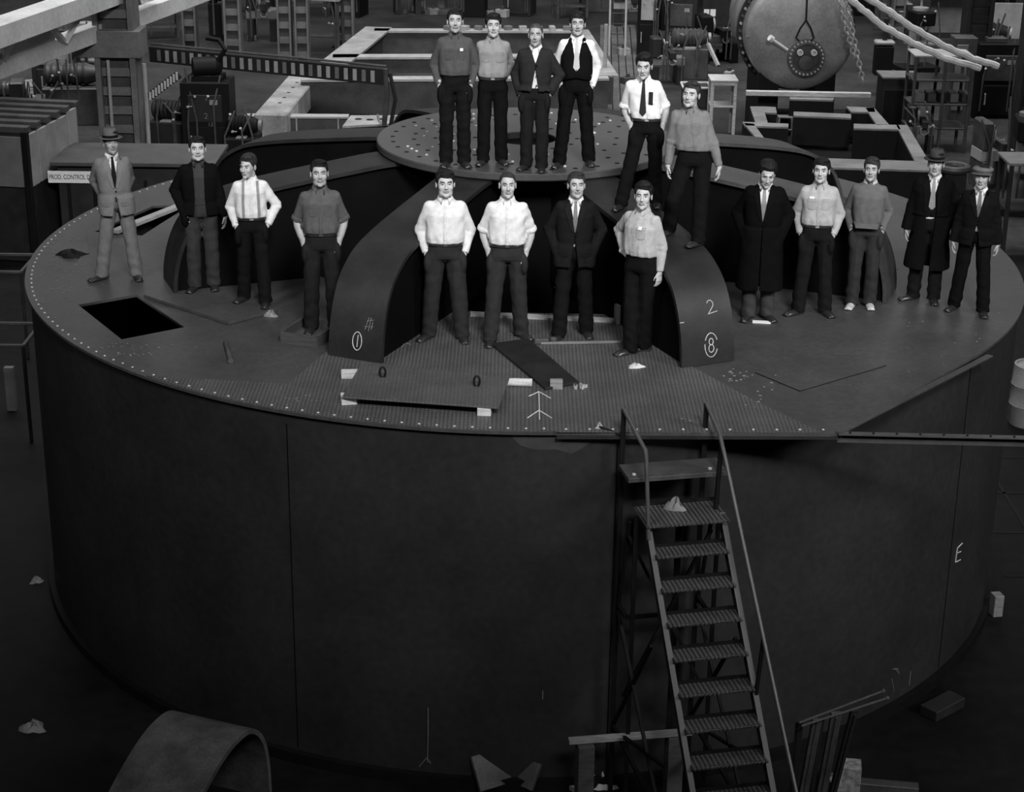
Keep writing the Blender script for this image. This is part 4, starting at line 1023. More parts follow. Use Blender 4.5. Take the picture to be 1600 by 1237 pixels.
        if not open_:
            bt = MB()
            for z in ((v_depth-.03, v_depth-.12) if top == 'jacket' else (v_depth-.03, v_depth-.15, v_depth-.27)):
                yy = surf_y(fJ, [(.015, Zs(z))])[0]; bt.lathe([(.010, 0), (.010, .005)], (.015, yy-.008, Zs(z)), 10, axis=(0, -1, 0))
            bt.build('buttons', cloth(.01), jo)
    if top == 'vest' or 'vest' in extras:
        gv = G((-.26+sway, -.22-lean, Zs(.95)), (.26+sway, .2, Zs(1.50)), .0088); P = gv.P; tb = ytab(.985, .010 if top == 'vest' else .004); fV = lambda P: prof_sdf(P, tb); F = fV(P)
        if top == 'vest':
            for i, q in enumerate((-1, 1)): F = smax(F, -cap(P, sh[i]+np.array([q*.035, 0, -.04]), sh[i]+np.array([q*.05, 0, .09]), .085, .085), .01)
        F = carve_v(F, P, Zs(1.16 if top == 'vest' else 1.22), Zs(1.5), .003, .062); F = np.maximum(F, -(P[..., 2]-Zs(1.02)+np.abs(P[..., 0])*.25*(P[..., 1] < 0)-.02))
        vo = mesh_obj('vest', gv.net(F), cloth(jacket if top == 'vest' else jacket*1.4), root)
        bt = MB()
        for z in (1.13, 1.07):
            yy = surf_y(fV, [(0.0, Zs(z))])[0]; bt.lathe([(.007, 0), (.007, .004)], (0.0, yy-.007, Zs(z)), 8, axis=(0, -1, 0))
        bt.build('buttons', cloth(.01), vo)
    if top == 'sweater':
        rb = MB(); fW = lambda P: fShirt(P)
        patch('rib_band', fW, [(Zs(1.035), -.150+hipc[0], .150+hipc[0]), (Zs(.985), -.145+hipc[0], .145+hipc[0])], .004, cloth(shirt*.85), so_, .007, 12)
    if 'suspenders' in extras:
        for q in (-1, 1):
            patch('suspender', fShirt, [(Zs(1.46), q*.075-.014, q*.075+.014), (Zs(1.25), q*.085-.014, q*.085+.014), (Zs(1.05), q*.085-.014, q*.085+.014)], .003, cloth(.22), root, .008, 2)
    if 'tag' in extras:
        patch('pocket_label', fShirt, [(Zs(1.362), -.105, -.055), (Zs(1.345), -.105, -.055)], .003, M_white, so_, .010, 2)
    if 'tagright' in extras:
        patch('pocket_paper', fShirt, [(Zs(1.350), .055, .088), (Zs(1.325), .055, .088)], .003, M_white, so_, .014, 2)
    if 'book' in extras:
        yy = surf_y(fShirt, [(.09, Zs(1.27))])[0]; MB().box((.095, yy-.012, Zs(1.285)), (.05, .016, .13), R_(-10)).build('pocket_notebook', M_shoe, so_); MB().box((.118, yy-.020, Zs(1.29)), (.008, .01, .12)).build('pocket_pen', M_white, so_)
    if 'hankie' in extras:
        pass
    # ---- shoes
    for i, q in enumerate((-1, 1)):
        f_ = ft[i]; ta = R_(toes[i]); Mz = rotz(ta); gs = G((f_[0]-.2, f_[1]-.24, f_[2]), (f_[0]+.2, f_[1]+.16, f_[2]+.14), .0085); Q = (gs.P-f_)@Mz/s
        Fh = smin(cap(Q, (0, .055, .038), (0, .02, .055), .041, .042), ell(Q, (0, -.085, .022), (.047, .115, .036)), .035); Fh = smin(Fh, rbox(Q, (0, -.06, .012), (.045, .13, .011), .01), .01)
        Fh = smin(Fh, cap(Q, (0, .03, .05), (0, .03, .10), .042, .04), .02)
        gsF = np.maximum(Fh, .0015-(Q[..., 2])); mesh_obj('shoe', gs.net(gsF), shoe or M_shoe, root)
    return root

ZA = ZD
def dk(x, y, z=0.0): p = on(x, y, ZD+z+.0015); return p
def H_(x, y): return on(x, y, HZ+.0015)
f = lambda **k: k
PEOPLE = [
 dict(label='man in a light grey suit and fedora with hands behind his back', feet=(dk(160, 436), dk(214, 434)), height=1.80, dyaw=4, head=(8, 10, 0), hat='fedora', top='jacket', shirt=.62, jacket=.155, pants=.14, tie=.02, arms=('behind', 'behind'), extras=('vest',), toes=(-60, 5), face=f(jaw=.95, w=.95, skin=.30), sway=.04, seed=11, v_depth=1.12),
 dict(label='man in a black open cardigan over a dark grey shirt', feet=(dk(305, 452), dk(334, 449)), height=1.77, head=(2, 10, 0), top='cardigan', shirt=.045, jacket=.010, pants=.040, arms=('jacket', 'hang'), extras=('open',), face=f(jaw=1.15, w=1.04, skin=.42), seed=12, girth=1.06, toes=(-25, 5), hem=.90),
 dict(label='young man in a white shirt with suspenders, elbow pushed out', feet=(dk(382, 468, .04), dk(415, 476, .04)), height=1.69, head=(-28, 2, 0), hair='wavy', hairtone=.05, top='shirt', shirt=.62, pants=.014, arms=('pocket', 'wide'), extras=('suspenders',), face=f(w=.93, jaw=.85, skin=.42), seed=13, toes=(-35, -5), sway=.0),
 dict(label='man in a dark shirt with rolled sleeves standing in the wooden tray', feet=(dk(487, 516, .02), dk(524, 515, .02)), height=1.86, head=(3, 9, 0), top='shirt', shirt=.085, pants=.022, sleeves='rolled', arms=('pocket', 'pocket'), extras=('dullbuckle',), face=f(jaw=1.1, skin=.36, beard=.8), seed=14),
 dict(label='stocky man in a white long-sleeved shirt, hands in pockets, left of the front pair', feet=(dk(670, 528), dk(722, 530)), height=1.83, head=(5, 8, 0), hair='low', top='shirt', shirt=.60, pants=.030, arms=('pocket', 'pocket'), extras=('dullbuckle',), face=f(jaw=1.12, w=1.06, skin=.44, brow=1.3), seed=15, girth=1.10, toes=(-35, 12)),
 dict(label='thin-haired man in a white shirt with half-length sleeves', feet=(dk(766, 536), dk(814, 526)), height=1.83, head=(4, 8, 0), hair='receding', hairtone=.05, top='shirt', shirt=.60, pants=.032, sleeves='rolled', arms=('pocket', 'pocket'), extras=('dullbuckle',), face=f(jaw=.95, w=.96, skin=.40, nose=1.1), seed=16, girth=1.06, toes=(-5, 35), sway=.01),
 dict(label='man in a dark three-piece suit with hands in jacket pockets', feet=(dk(873, 529), dk(916, 523)), height=1.80, head=(8, 10, 0), hairtone=.05, top='jacket', shirt=.62, jacket=.017, pants=.014, tie=.15, arms=('jacket', 'jacket'), extras=('vest',), face=f(w=1.0, skin=.36), seed=17, toes=(-10, 14), v_depth=1.17),
 dict(label='young man in a light work shirt stepping sideways, one arm hanging', feet=(dk(984, 552), dk(1004, 548)), height=1.82, dyaw=-32, head=(26, 8, 0), hair='wavy', top='shirt', shirt=.36, pants=.013, arms=('hip', ((.21, .05, .90), (.4, 1, 0), (.05, -.1, -1))), extras=('onepocket', 'tagright', 'nobelt'), face=f(w=.97, jaw=.95, skin=.42, brow=1.2), seed=18, sway=.03, toes=(-20, -48)),
 dict(label='man in a dark work shirt at the left end of the row on the disc', feet=(H_(697, 258), H_(725, 258)), height=1.76, head=(2, 10, 0), top='shirt', shirt=.065, pants=.013, arms=('pocket', 'pocket'), extras=('tagright', 'nobelt'), face=f(skin=.34, beard=.75, w=1.0), seed=21, toes=(-12, 18)),
 dict(label='man in a mid-grey shirt with a shiny belt buckle on the disc', feet=(H_(755, 255), H_(783, 254)), height=1.69, head=(3, 9, 0), top='shirt', shirt=.21, pants=.011, arms=('behind', 'behind'), face=f(skin=.36, w=.98), hair='wavy', seed=22, toes=(-20, 22)),
 dict(label='balding man in a dark zipped jacket over a white collar on the disc', feet=(H_(822, 263), H_(846, 266)), height=1.64, head=(-4, 8, 0), hair='receding', hairtone=.10, top='cardigan', shirt=.60, jacket=.026, pants=.018, arms=('pocket', 'wide'), face=f(skin=.30, jaw=.95, w=.95, beard=.85), seed=23, toes=(-30, 0), v_depth=1.32, hem=.98),
 dict(label='smiling man in a black vest over a white shirt on the disc', feet=(H_(874, 259), H_(920, 256)), height=1.73, head=(2, 9, 0), hair='low', top='vest', shirt=.66, jacket=.010, pants=.010, tie=.40, arms=('pocket', 'pocket'), extras=('nobelt',), face=f(skin=.32, w=.97, brow=1.2), seed=24, toes=(-22, 12)),
 dict(label='man in a black overcoat and pale tie looking down', feet=(dk(1168, 497), dk(1197, 497)), height=1.80, head=(6, -14, 4), hair='curly', top='overcoat', shirt=.62, jacket=.008, pants=.045, tie=.22, arms=('jacket', 'jacket'), face=f(skin=.38, w=.95), seed=31, toes=(-14, 30), v_depth=1.12, hem=.36),
 dict(label='man in a light work shirt with a name tag, thumbs out of his pockets', feet=(dk(1246, 490), dk(1288, 490)), height=1.77, head=(-5, 8, 0), hair='low', top='shirt', shirt=.34, pants=.016, arms=('pocket', 'pocket'), extras=('tag',), face=f(skin=.40, w=1.0, brow=1.2), seed=32, toes=(-45, 30)),
 dict(label='man in a grey sweater with white-toed shoes', feet=(dk(1330, 478), dk(1358, 478)), height=1.71, head=(-4, 10, 0), hair='low', hairtone=.05, top='sweater', shirt=.105, pants=.034, arms=('pocket', 'pocket'), extras=('dullbuckle',), face=f(skin=.34, w=.95, jaw=.9), seed=33, shoe=mat('white_toed_shoe', .4, .6, 0, .3, 15), toes=(-10, 8)),
 dict(label='tall man in a long dark open overcoat and dark fedora', feet=(dk(1426, 467), dk(1458, 471)), height=1.78, head=(-4, 8, 0), hat='darkfedora', top='overcoat', shirt=.62, jacket=.010, pants=.018, tie=.25, arms=('hang', 'jacket'), extras=('open', 'vest'), face=f(skin=.34), seed=34, toes=(-55, 8), v_depth=1.10, hem=.42, girth=1.05),
 dict(label='man in a dark suit and flat cap at the right end of the row', feet=(dk(1490, 482), dk(1535, 491)), height=1.73, head=(-6, 8, 0), hat='cap', top='jacket', shirt=.62, jacket=.012, pants=.011, tie=.12, arms=('hang', 'hang'), face=f(skin=.34, w=.95), seed=35, toes=(-25, 10), v_depth=1.18, hem=.84),
]
for q in PEOPLE: person(**q)
# the two men standing up on the arm marked eight
def arm8(px, py):
    """point of arm eight's top surface seen at this image point (nearest crossing)"""
    v = ray(px, py); o = Vector((0, 0, CAMZ)); best = None
    ro, prof, nrm, _ = ARMS[1]; ri = ro.transposed()
    for k in range(400):
        t = 16+k*.02/v.length; p = o+v*t; L = ri @ Vector((p.x-CX, p.y-CY, 0)); r = -L.y
        z = np.interp(r, [q[0] for q in prof[:-4]], [q[1] for q in prof[:-4]])
        if p.z-ZD <= z and abs(L.x) < .5: return Vector((p.x, p.y, z+ZD+.0015))
    return Vector((p.x, p.y, z+ZD))
q1, q2 = arm8(970, 326), arm8(1024, 322)
q2.z = q1.z = (q1.z+q2.z)/2+.004
person('man in a white shirt, dark tie and pocket notebook standing high on the arm', (q1, q2), 1.68, head=(-6, -4, 0), hair='wavy', top='shirt', shirt=.62, pants=.012, tie=.03, sleeves='rolled', arms=('pocket', 'pocket'), extras=('book',), face=f(skin=.38, brow=1.3), seed=41, toes=(-25, 10), sway=.10)
q1, q2 = arm8(1045, 366), arm8(1090, 384)
print('A2', q1, q2)
person('man in a grey work shirt standing on the curve of the arm, hands hanging', (q1, q2), 1.70, sway=.12, head=(-16, 8, 3), top='shirt', shirt=.15, pants=.012, arms=('hang', 'hang'), extras=('onepocket', 'nobelt', 'hankie'), face=f(skin=.38, jaw=1.05), hairtone=.05, seed=42, toes=(-30, -38), girth=1.08, knees=[(-.2, -1, .2), (.1, -1, 0)], shoulder_tilt=.0)

# ============================================================ THE SHOP BEHIND
M_dfloor = mat('pale_floor', .10, .8, 0, .35, .8, fine=.25)
def hz(px, py, Y): return atY(px, py, Y).z
def boxpart(name, root, c, d, m, rz=0, bevel=.01):
    return MB().box(c, d, rz).build(name, m, root, bevel=bevel)
def column(px, py, w_, d_, h, m, label, z0=0, cap=None, plates=True, group=None, rz=0):
    p = on(px, py, z0); o = tag(empty('steel_column', p, rz), label, 'column', group)
    for s in (-1, 1): boxpart('flange', o, (s*w_/2*.86, 0, h/2), (w_*.14, d_, h), m)
    boxpart('web', o, (0, 0, h/2), (w_*.74, d_*.35, h), m if not plates else M_mid)
    boxpart('base_plate', o, (0, 0, .03), (w_*1.35, d_*1.35, .06), M_dark)
    if plates:
        mb = MB(); n = int(h/.45)
        for k in range(n): mb.box((0, -d_*.30, .3+k*.45), (w_*.72, .03, .20))
        mb.build('batten', m, o)
    return o
# --- left: riveted building column carrying the pale lattice girder
c = column(195, 246, .95, .8, 9, M_lgrey and mat('column_paint', .15, .6, 0, .3, 2, fine=.15), 'broad riveted steel building column behind the man in the light suit')
mc = mat('column_paint', .15)
g0 = on(195, 246, 0)
gz = atY(185, 62, g0.y).z
mb = MB(); W_ = 1.5; mb.prism([(-.95, .0), (.62, .0), (.62, .62), (-1.05, .62), (-1.05, .35)], -.45, .45, lambda v: Vector((v.x, v.z, v.y+gz-.35))); mb.build('gusset', mc, c, bevel=.01)
for x_ in (.66,):
    mb = MB(); mb.tube([(x_, -.3, 0.0), (x_, -.3, gz-.5)], .05, 8); mb.build('pipe', M_lgrey, c, smooth=True)
mb = MB(); mb.tube([(-.15, -.45, gz-.4), (-.15, -.45, .8), (-.3, -.45, .5)], .04, 8); mb.build('pipe', M_lgrey, c, smooth=True)
mg = mat('pale_girder_paint', .62, .6, 0, .2, .8, fine=.1)
gir = tag(empty('lattice_girder', on(120, 60, 0)), 'pale painted lattice crane girder crossing the upper left corner', 'girder'); L0 = gir.location
def gp(px, py, z): return on(px, py, z)-L0
for z, a, b, ww, hh in ((3.0, (-80, 134), (320, -12), .34, .40), (3.9, (-80, 78), (250, -38), .62, .45)):
    mb = MB(); mb.bar(gp(*a, z), gp(*b, z), ww, hh); mb.build('chord', mg, gir, bevel=.01)
for a, b in (((76, 38), (100, 66)), ((128, 18), (102, 66)), ((190, 0), (205, 34)), ((20, 60), (2, 98)), ((-40, 80), (2, 98))):
    mb = MB(); mb.bar(gp(*a, 3.75), gp(*b, 3.1), .13, .10); mb.build('brace', mg, gir)
mb = MB(); A_, B_ = gp(-40, 96, 3.35), gp(84, 52, 3.35); mb.bar(A_, B_, .05, .5); mb.build('side_panel', mg, gir)
# booth with slatted roof and pale panels
bo = tag(empty('partition_booth', (-9.3, 33.6, 0), R_(-9)), 'booth of pale panels in dark frames under a slatted roof at the left edge', 'booth')
boxpart('frame', bo, (-2.4, 1.25, 1.27), (4.78, 2.45, 2.50), M_dark)
for k in range(6): boxpart('roof_slat', bo, (-2.4, .12+k*.48, 2.62), (4.9, .20, .10), M_mid)
for k in range(4): boxpart('front_panel', bo, (-.58-k*1.12, -.02, 2.0), (1.03, .05, .98), mat('booth_panel', .13, .6, 0, .2, 2))
for k in range(5): boxpart('side_panel', bo, (.02, .26+k*.50, 2.0 if k < 4 else 2.05), (.05, .43, 1.02), mat('booth_side_panel', .26, .6, 0, .2, 2))
boxpart('corner_post', bo, (0.03, -.03, 1.3), (.12, .12, 2.6), M_black)
# control counter with the sign
ct = tag(empty('control_counter', (-7.4, 35.0, 0)), 'dark flat-topped counter behind the light-suited man, carrying the white sign', 'counter')
boxpart('cabinet_body', ct, (0, 0, .9), (3.0, 1.4, 1.78), M_dark); boxpart('top_board', ct, (0, 0, 1.84), (3.2, 1.7, .08), mat('counter_top', .06, .5, 0, .3, 2))
for k in range(6): boxpart('front_slat', ct, (-1.3+k*.5, -.71, .8), (.06, .04, 1.4), M_black)
sg = tag(empty('sign_board', (-8.27, 34.255, 1.56)), 'white sign board with black letters below the edge of the dark counter top', 'sign')
boxpart('board', sg, (0, 0, 0), (1.62, .03, .235), M_white, bevel=.004)
v_, f_ = text_mesh('PROD. CONTROL DISP.', .135); 
ltr = link('lettering', [(v.x*.66-.325, -.018-v.z, v.y) for v in v_], f_, M_black, sg)
# round plates and left floor clutter
for i, (x, y, r) in enumerate(((45, 152, .62), (55, 137, .55), (12, 160, .5))):
    o = MB().lathe([(r, 0), (r, .14), (r*.75, .14), (r*.72, .08)], n=40).build('round_plate', M_pale, smooth=True); p = on(x, y, .25*i*0); o.location = p
    tag(o, ['largest', 'farthest', 'leftmost'][i] + ' of the three pale round plates on the floor left of the column', 'plate', 'round plates on the floor')
# striped beam
bs = tag(empty('striped_beam', on(237, 84, 2.3)), 'long dark beam with pale square patches running across behind the left arms', 'beam'); L0 = bs.location.copy()
A_, B_ = Vector((0, 0, 0)), on(604, 120, 2.3)-L0; A_ = A_; mb = MB(); mb.bar(A_, B_, .20, .36); mb.build('beam_body', M_dark, bs); mb = MB(); mb.tube([A_+Vector((0, 0, .24)), B_+Vector((0, 0, .24))], .03, 6); mb.build('top_rail', M_mid, bs)
ax_ = (B_-A_).normalized()
for k in range(26):
    q = A_.lerp(B_, (k+1.2)/27.5); boxpart('pale_patch', bs, q+Vector((-ax_.y, ax_.x, 0))*-.105, (.10, .012, .26), M_lgrey if k % 3 else M_grey, rz=math.atan2(ax_.y, ax_.x), bevel=0)
b2 = tag(empty('striped_bar', on(232, 152, 1.2)), 'short tilted bar with white stripes right of the riveted column', 'bar'); L0 = b2.location.copy()
B_ = atY(280, 116, L0.y)-L0; mb = MB(); mb.bar((0, 0, 0), B_, .06, .20); mb.build('bar_body', M_dark, b2)
for k in range(10):
    q = B_*((k+.7)/10.4); m_ = MB(); m_.box(q+Vector((0, -.04, 0)), (.05, .02, .20)); m_.build('white_stripe', mg, b2)
o = MB().tube([(0, 0, 0), atY(266, 112, L0.y+1)-on(240, 82, 0)+Vector((0, 0, 0))], .03, 6)
# generic machine tools
def machine(px, py, w_, d_, h, label, rz=0, m=None, cat='machine', name='machine_tool', kind=0, z0=0, group=None, light=None):
    """a machine tool with bed, headstock, hand wheel and levers; kind varies the outline"""
    m = m or M_dark; lt = light or M_mid; p = on(px, py, z0); o = tag(empty(name, p, rz), label, cat, group)
    if kind == 0:      # lathe
        for s in (-1, 1): boxpart('leg', o, (s*w_*.36, 0, h*.2), (w_*.2, d_*.8, h*.4), m)
        boxpart('bed', o, (0, 0, h*.48), (w_, d_*.6, h*.16), lt); boxpart('headstock', o, (-w_*.34, 0, h*.76), (w_*.3, d_*.7, h*.42), m, bevel=.04)
        boxpart('carriage', o, (w_*.1, -d_*.1, h*.62), (w_*.2, d_*.9, h*.14), m); mb = MB(); mb.lathe([(h*.16, 0), (h*.16, .06), (h*.12, .06), (h*.12, .03)], (-w_*.15, 0, h*.76), 20, axis=(1, 0, 0)); mb.build('chuck', M_pale, o, smooth=True)
        mb = MB(); mb.tube([(w_*.1+.1*math.cos(a), -d_*.5, h*.5+.1*math.sin(a)) for a in [k*PI/6 for k in range(13)]], .014, 6); mb.build('hand_wheel', M_pale, o, smooth=True)
    elif kind == 1:    # column drill
        boxpart('base', o, (0, 0, .08), (w_, d_, .16), m); mb = MB(); mb.lathe([(w_*.16, .16), (w_*.16, h*.9)], (0, d_*.25, 0), 16); mb.build('column', lt, o, smooth=True)
        boxpart('head', o, (0, -d_*.1, h*.85), (w_*.5, d_*.9, h*.22), m, bevel=.04); boxpart('table', o, (0, -d_*.2, h*.45), (w_*.7, d_*.6, .07), lt)
        mb = MB(); mb.tube([(0, -d_*.35, h*.78), (0, -d_*.35, h*.55)], .035, 8); mb.build('spindle', M_pale, o, smooth=True)
        mb = MB(); mb.lathe([(w_*.2, 0), (w_*.2, .08)], (0, 0, h*.96), 16); mb.build('pulley', lt, o, smooth=True)
    elif kind == 2:    # control cabinet with panel and wheels
        boxpart('cabinet_body', o, (0, 0, h*.5), (w_, d_, h), m, bevel=.02); boxpart('panel', o, (0, -d_*.51, h*.68), (w_*.7, .03, h*.34), lt); boxpart('door', o, (0, -d_*.51, h*.25), (w_*.8, .03, h*.4), m)
        boxpart('nameplate', o, (w_*.18, -d_*.53, h*.76), (w_*.16, .01, h*.06), M_pale, bevel=0); mb = MB(); mb.tube([(-w_*.3, -d_*.56, h*.2), (-w_*.3, -d_*.60, h*.2), (-w_*.3, -d_*.60, h*.34), (-w_*.3, -d_*.56, h*.34)], .02, 6); mb.build('door_handle', M_pale, o, smooth=True)
        boxpart('vent_cap', o, (-w_*.1, 0, h*1.03), (w_*.4, d_*.5, h*.06), lt)
    elif kind == 3:    # motor on a stand
        boxpart('stand', o, (0, 0, h*.3), (w_*.9, d_, h*.6), m, bevel=.02); mb = MB(); mb.lathe([(h*.08, -w_*.45), (h*.15, -w_*.42)] + [(h*(.16 if j % 2 else .185), w_*(-.38+.7*(j//2+.5*(j % 2))/7)) for j in range(14)] + [(h*.12, w_*.42)], (0, 0, h*.78), 20, axis=(1, 0, 0)); mb.build('motor', m, o, smooth=True)
        mb = MB(); mb.lathe([(h*.1, 0), (h*.1, .08)], (w_*.45, 0, h*.78), 16, axis=(1, 0, 0)); mb.build('pulley', lt, o, smooth=True); boxpart('junction_box', o, (0, -d_*.3, h*.55), (w_*.3, d_*.3, h*.14), lt)
    elif kind == 4:    # workbench with vice
        boxpart('worktop', o, (0, 0, h-.04), (w_, d_, .08), lt)
        for sx in (-1, 1):
            for sy in (-1, 1): boxpart('leg', o, (sx*w_*.44, sy*d_*.4, h*.5-.04), (.09, .09, h-.08), m)
        boxpart('shelf', o, (0, 0, h*.3), (w_*.86, d_*.8, .05), m); boxpart('vice', o, (w_*.25, -d_*.3, h+.08), (.22, .18, .16), m); boxpart('tool_box', o, (-w_*.2, 0, h+.11), (.5, .3, .22), lt)
    rg = random.Random(int(px*7+py)); mb = MB()
    for _ in range(3):
        x = rg.uniform(-.45, .45)*w_; mb.tube([(x, -d_*.52, h*.1), (x, -d_*.58, h*rg.uniform(.5, .8)), (x+rg.uniform(-.3, .3), -d_*.4, h*rg.uniform(.9, 1.2))], .025, 6)
    mb.build('conduit', M_mid, o, smooth=True)
    for _ in range(3):
        a = Vector((rg.uniform(-.45, .45)*w_, -d_*.5, h*rg.uniform(.5, 1))); b = a+Vector((rg.uniform(-.10, .10), -.12, rg.uniform(-.03, .14))); mb = MB(); mb.tube([a, b], .013, 6); mb.lathe([(.03, 0), (.03, .04)], b, 8, axis=b-a); mb.build('lever', M_lgrey, o)
    return o
m44 = machine(330, 246, 1.15, 1.0, 1.9, 'tall black machine cabinet with a motor on top behind the cardigan man', kind=2, m=M_black, light=M_dark)
v_, f_ = text_mesh('44', .20); link('stencilled_number', [(v.x+.02, -.55-v.z, v.y+.35) for v in v_], f_, M_faint, m44)
v_, f_ = text_mesh('2', .20); link('stencilled_number', [(v.x+.02, -.56-v.z, v.y+1.12) for v in v_], f_, M_faint, m44); v_, f_ = text_mesh('13', .13); link('stencilled_number', [(v.x+.12, -.56-v.z, v.y+.92) for v in v_], f_, M_faint, m44)
mb = MB(); mb.lathe([(.10, -.35), (.24, -.33), (.25, .2), (.12, .35)], (0, 0, 2.18), 20, axis=(1, .3, 0)); mb.box((0, 0, 1.96), (.8, .6, .1)); mb.tube([(.25, 0, 2.3), (.45, 0, 2.6), (.3, .1, 2.8), (0, .1, 2.85)], .06, 8); mb.build('motor', M_black, m44, smooth=True)
# pale castings and beams behind the left arms
def longbox(name, a, b, w_, h, m, label, cat, z=1.0, extra=None, top=None):
    A_, B_ = on(*a, z), on(*b, z); c = (A_+B_)/2; d = B_-A_; L = d.length; o = tag(empty(name, (c.x, c.y, 0), math.atan2(d.y, d.x)), label, cat)
    boxpart('web', o, (0, 0, z-h/2-.03), (L, w_*.5, h-.06), M_mid if m is not M_dark else M_dark); boxpart('top_flange', o, (0, 0, z-.03), (L, w_, .06), top or m); boxpart('bottom_flange', o, (0, 0, z-h+.03), (L, w_, .06), m)
    for s in (-.4, .0, .4): boxpart('stiffener', o, (s*L, 0, z-h/2), (.04, w_*.9, h-.1), m)
    for s in (-.42, .42): boxpart('foot_block', o, (s*L, 0, (z-h)/2), (.3, w_, z-h), M_dwood)
    return o
ob = tag(empty('steel_casting', on(448, 146, 0), 0), 'long pale steel casting with chalked top standing behind the left arms', 'casting')
A_, B_ = on(422, 178, 1.1)-ob.location, on(478, 112, 1.1)-ob.location; d = (B_-A_); d.z = 0
rz = math.atan2(d.y, d.x); cc = (A_+B_)/2
boxpart('casting_body', ob, (cc.x, cc.y, .78), (d.length, .78, .62), M_pale, rz=rz, bevel=.03); boxpart('foot_block', ob, (cc.x, cc.y, .235), (d.length*.8, .6, .46), M_dwood, rz=rz)
mb = MB()
for k in range(5): q = A_.lerp(B_, .25+.12*k); mb.lathe([(.05, 0), (.05, .004)], (q.x, q.y, 1.091), 10)
mb.build('bolt_hole', M_black, ob)['kind'] = 'stuff'
mb = MB(); pr = Vector((math.sin(rz), -math.cos(rz), 0))
for k in range(6): q = A_.lerp(B_, .12+.035*k)+pr*.396; mb.box((q.x, q.y, .9), (.03, .012, .28), rz)
mb.build('chalk_dashes', M_chalk, ob)['kind'] = 'stuff'
longbox('steel_beam', (382, 179), (545, 180), .30, .62, M_lgrey, 'pale-edged steel beam lying behind the farthest left arm', 'beam', .95)
o = tag(empty('perforated_plate', on(578, 188, .95)), 'pale perforated plate with dark holes beside the left edge of the disc', 'plate')
mb = MB(); q = [on(x, y, .95)-o.location for x, y in ((548, 180), (618, 180), (610, 193), (535, 197))]; mb.prism([(v.x, v.y) for v in q], -.05, 0); mb.build('plate_body', M_pale, o)
mb = MB()
for x, y in ((560, 186), (578, 187), (596, 186)): v = on(x, y, .95)-o.location; mb.lathe([(.09, 0), (.09, .004)], (v.x, v.y, 0.001), 12)
mb.build('dark_hole', M_black, o)['kind'] = 'stuff'
boxpart('trestle', o, (0, 0, -.5), (.9, .3, .88), M_dwood)
for i, (a, b) in enumerate((((612, 183), (690, 172)), ((616, 188), (690, 177)))):
    A_, B_ = on(*a, 1.2), on(*b, 1.2); c = (A_+B_)/2; o = MB().bar(A_-c, B_-c, .07, .05).build('steel_strip', M_lgrey); o.location = c
    boxx = boxpart('trestle', o, (0, 0, -.615), (.3, .1, 1.17), M_dwood); tag(o, ('far' if i == 0 else 'near') + ' of the two thin pale strips running behind the left side of the disc', 'strip')
# large rectangular machine bed frame
bf = tag(empty('bed_frame', on(720, 100, 0)), 'large open rectangular steel bed frame behind the four men on the disc', 'frame'); L0 = bf.location.copy(); Zb = 1.25
def fb(a, b, w_, h, m, nm='frame_beam'):
    A_, B_ = on(*a, Zb)-L0, on(*b, Zb)-L0; A_.z = B_.z = Zb-h/2; mb = MB(); mb.bar(A_, B_, w_*.55, h-.08); x = mb.build(nm, M_mid, bf)
    up = Vector((0, 0, h/2-.03)); mb = MB(); mb.bar(A_+up, B_+up, w_, .06); mb.build('top_flange', m, bf)
fb((470, 122), (950, 120), .45, .95, M_lgrey); fb((520, 87), (930, 86), .50, .5, M_lgrey); fb((585, 46), (905, 47), .45, .8, M_lgrey)
fb((505, 112), (592, 42), .80, .7, M_pale); fb((950, 118), (905, 46), .55, .8, M_pale)
fb((575, 70), (600, 70), .3, .4, M_pale) if False else None
for x, y in ((560, 160), (650, 165), (880, 165)): 
    q = on(x, 122, Zb)-L0; boxpart('foot_block', bf, (q.x, q.y, .14), (.5, .4, .28), M_dwood)
pp = random.Random(5); OA, OB = on(690, 46.4, Zb), on(897, 46.9, Zb)
ORD = ['first', 'second', 'third', 'fourth', 'fifth', 'sixth', 'seventh', 'eighth', 'ninth']
for i in range(9):
    p = OA.lerp(OB, (i+.5)/9); o = MB().box((0, 0, .06), (pp.uniform(.15, .28), pp.uniform(.15, .3), .12), pp.uniform(0, 1)).build('metal_offcut', M_lgrey if i % 2 else M_grey, bevel=.01); o.location = (p.x, p.y, Zb+.001)
    tag(o, ORD[i] + ' from left of the metal pieces on the far beam of the bed frame', 'metal piece', 'metal pieces on the far beam of the bed frame')
# pole and hanging sling
o = MB().tube([(0, 0, 0), (0, 0, 2.4)], .05, 8).build('pole', M_lgrey, smooth=True); o.location = on(943, 178, 0); tag(o, 'thin pale pole standing beside the vested man', 'pole')
sl = tag(empty('hanging_sling', on(603, 119.8, 2.3)+Vector((0, -.12, 0))), 'dark rope sling with hooks hanging at the end of the patched beam', 'sling')
mb = MB(); mb.tube([(0, 0, .2), (.03, 0, -.4), (-.05, 0, -1.1)], .06, 8); mb.build('rope', M_mid, sl, smooth=True); mb = MB(); mb.tube([(.1, 0, .1), (.22, 0, -.5), (.1, 0, -1.1)], .045, 8); mb.build('rope', M_dark, sl, smooth=True)
mb = MB(); mb.tube([(-.05, 0, -1.1), (-.16, 0, -1.0), (-.2, 0, -.85)], .03, 6); mb.build('hook', M_pale, sl, smooth=True)
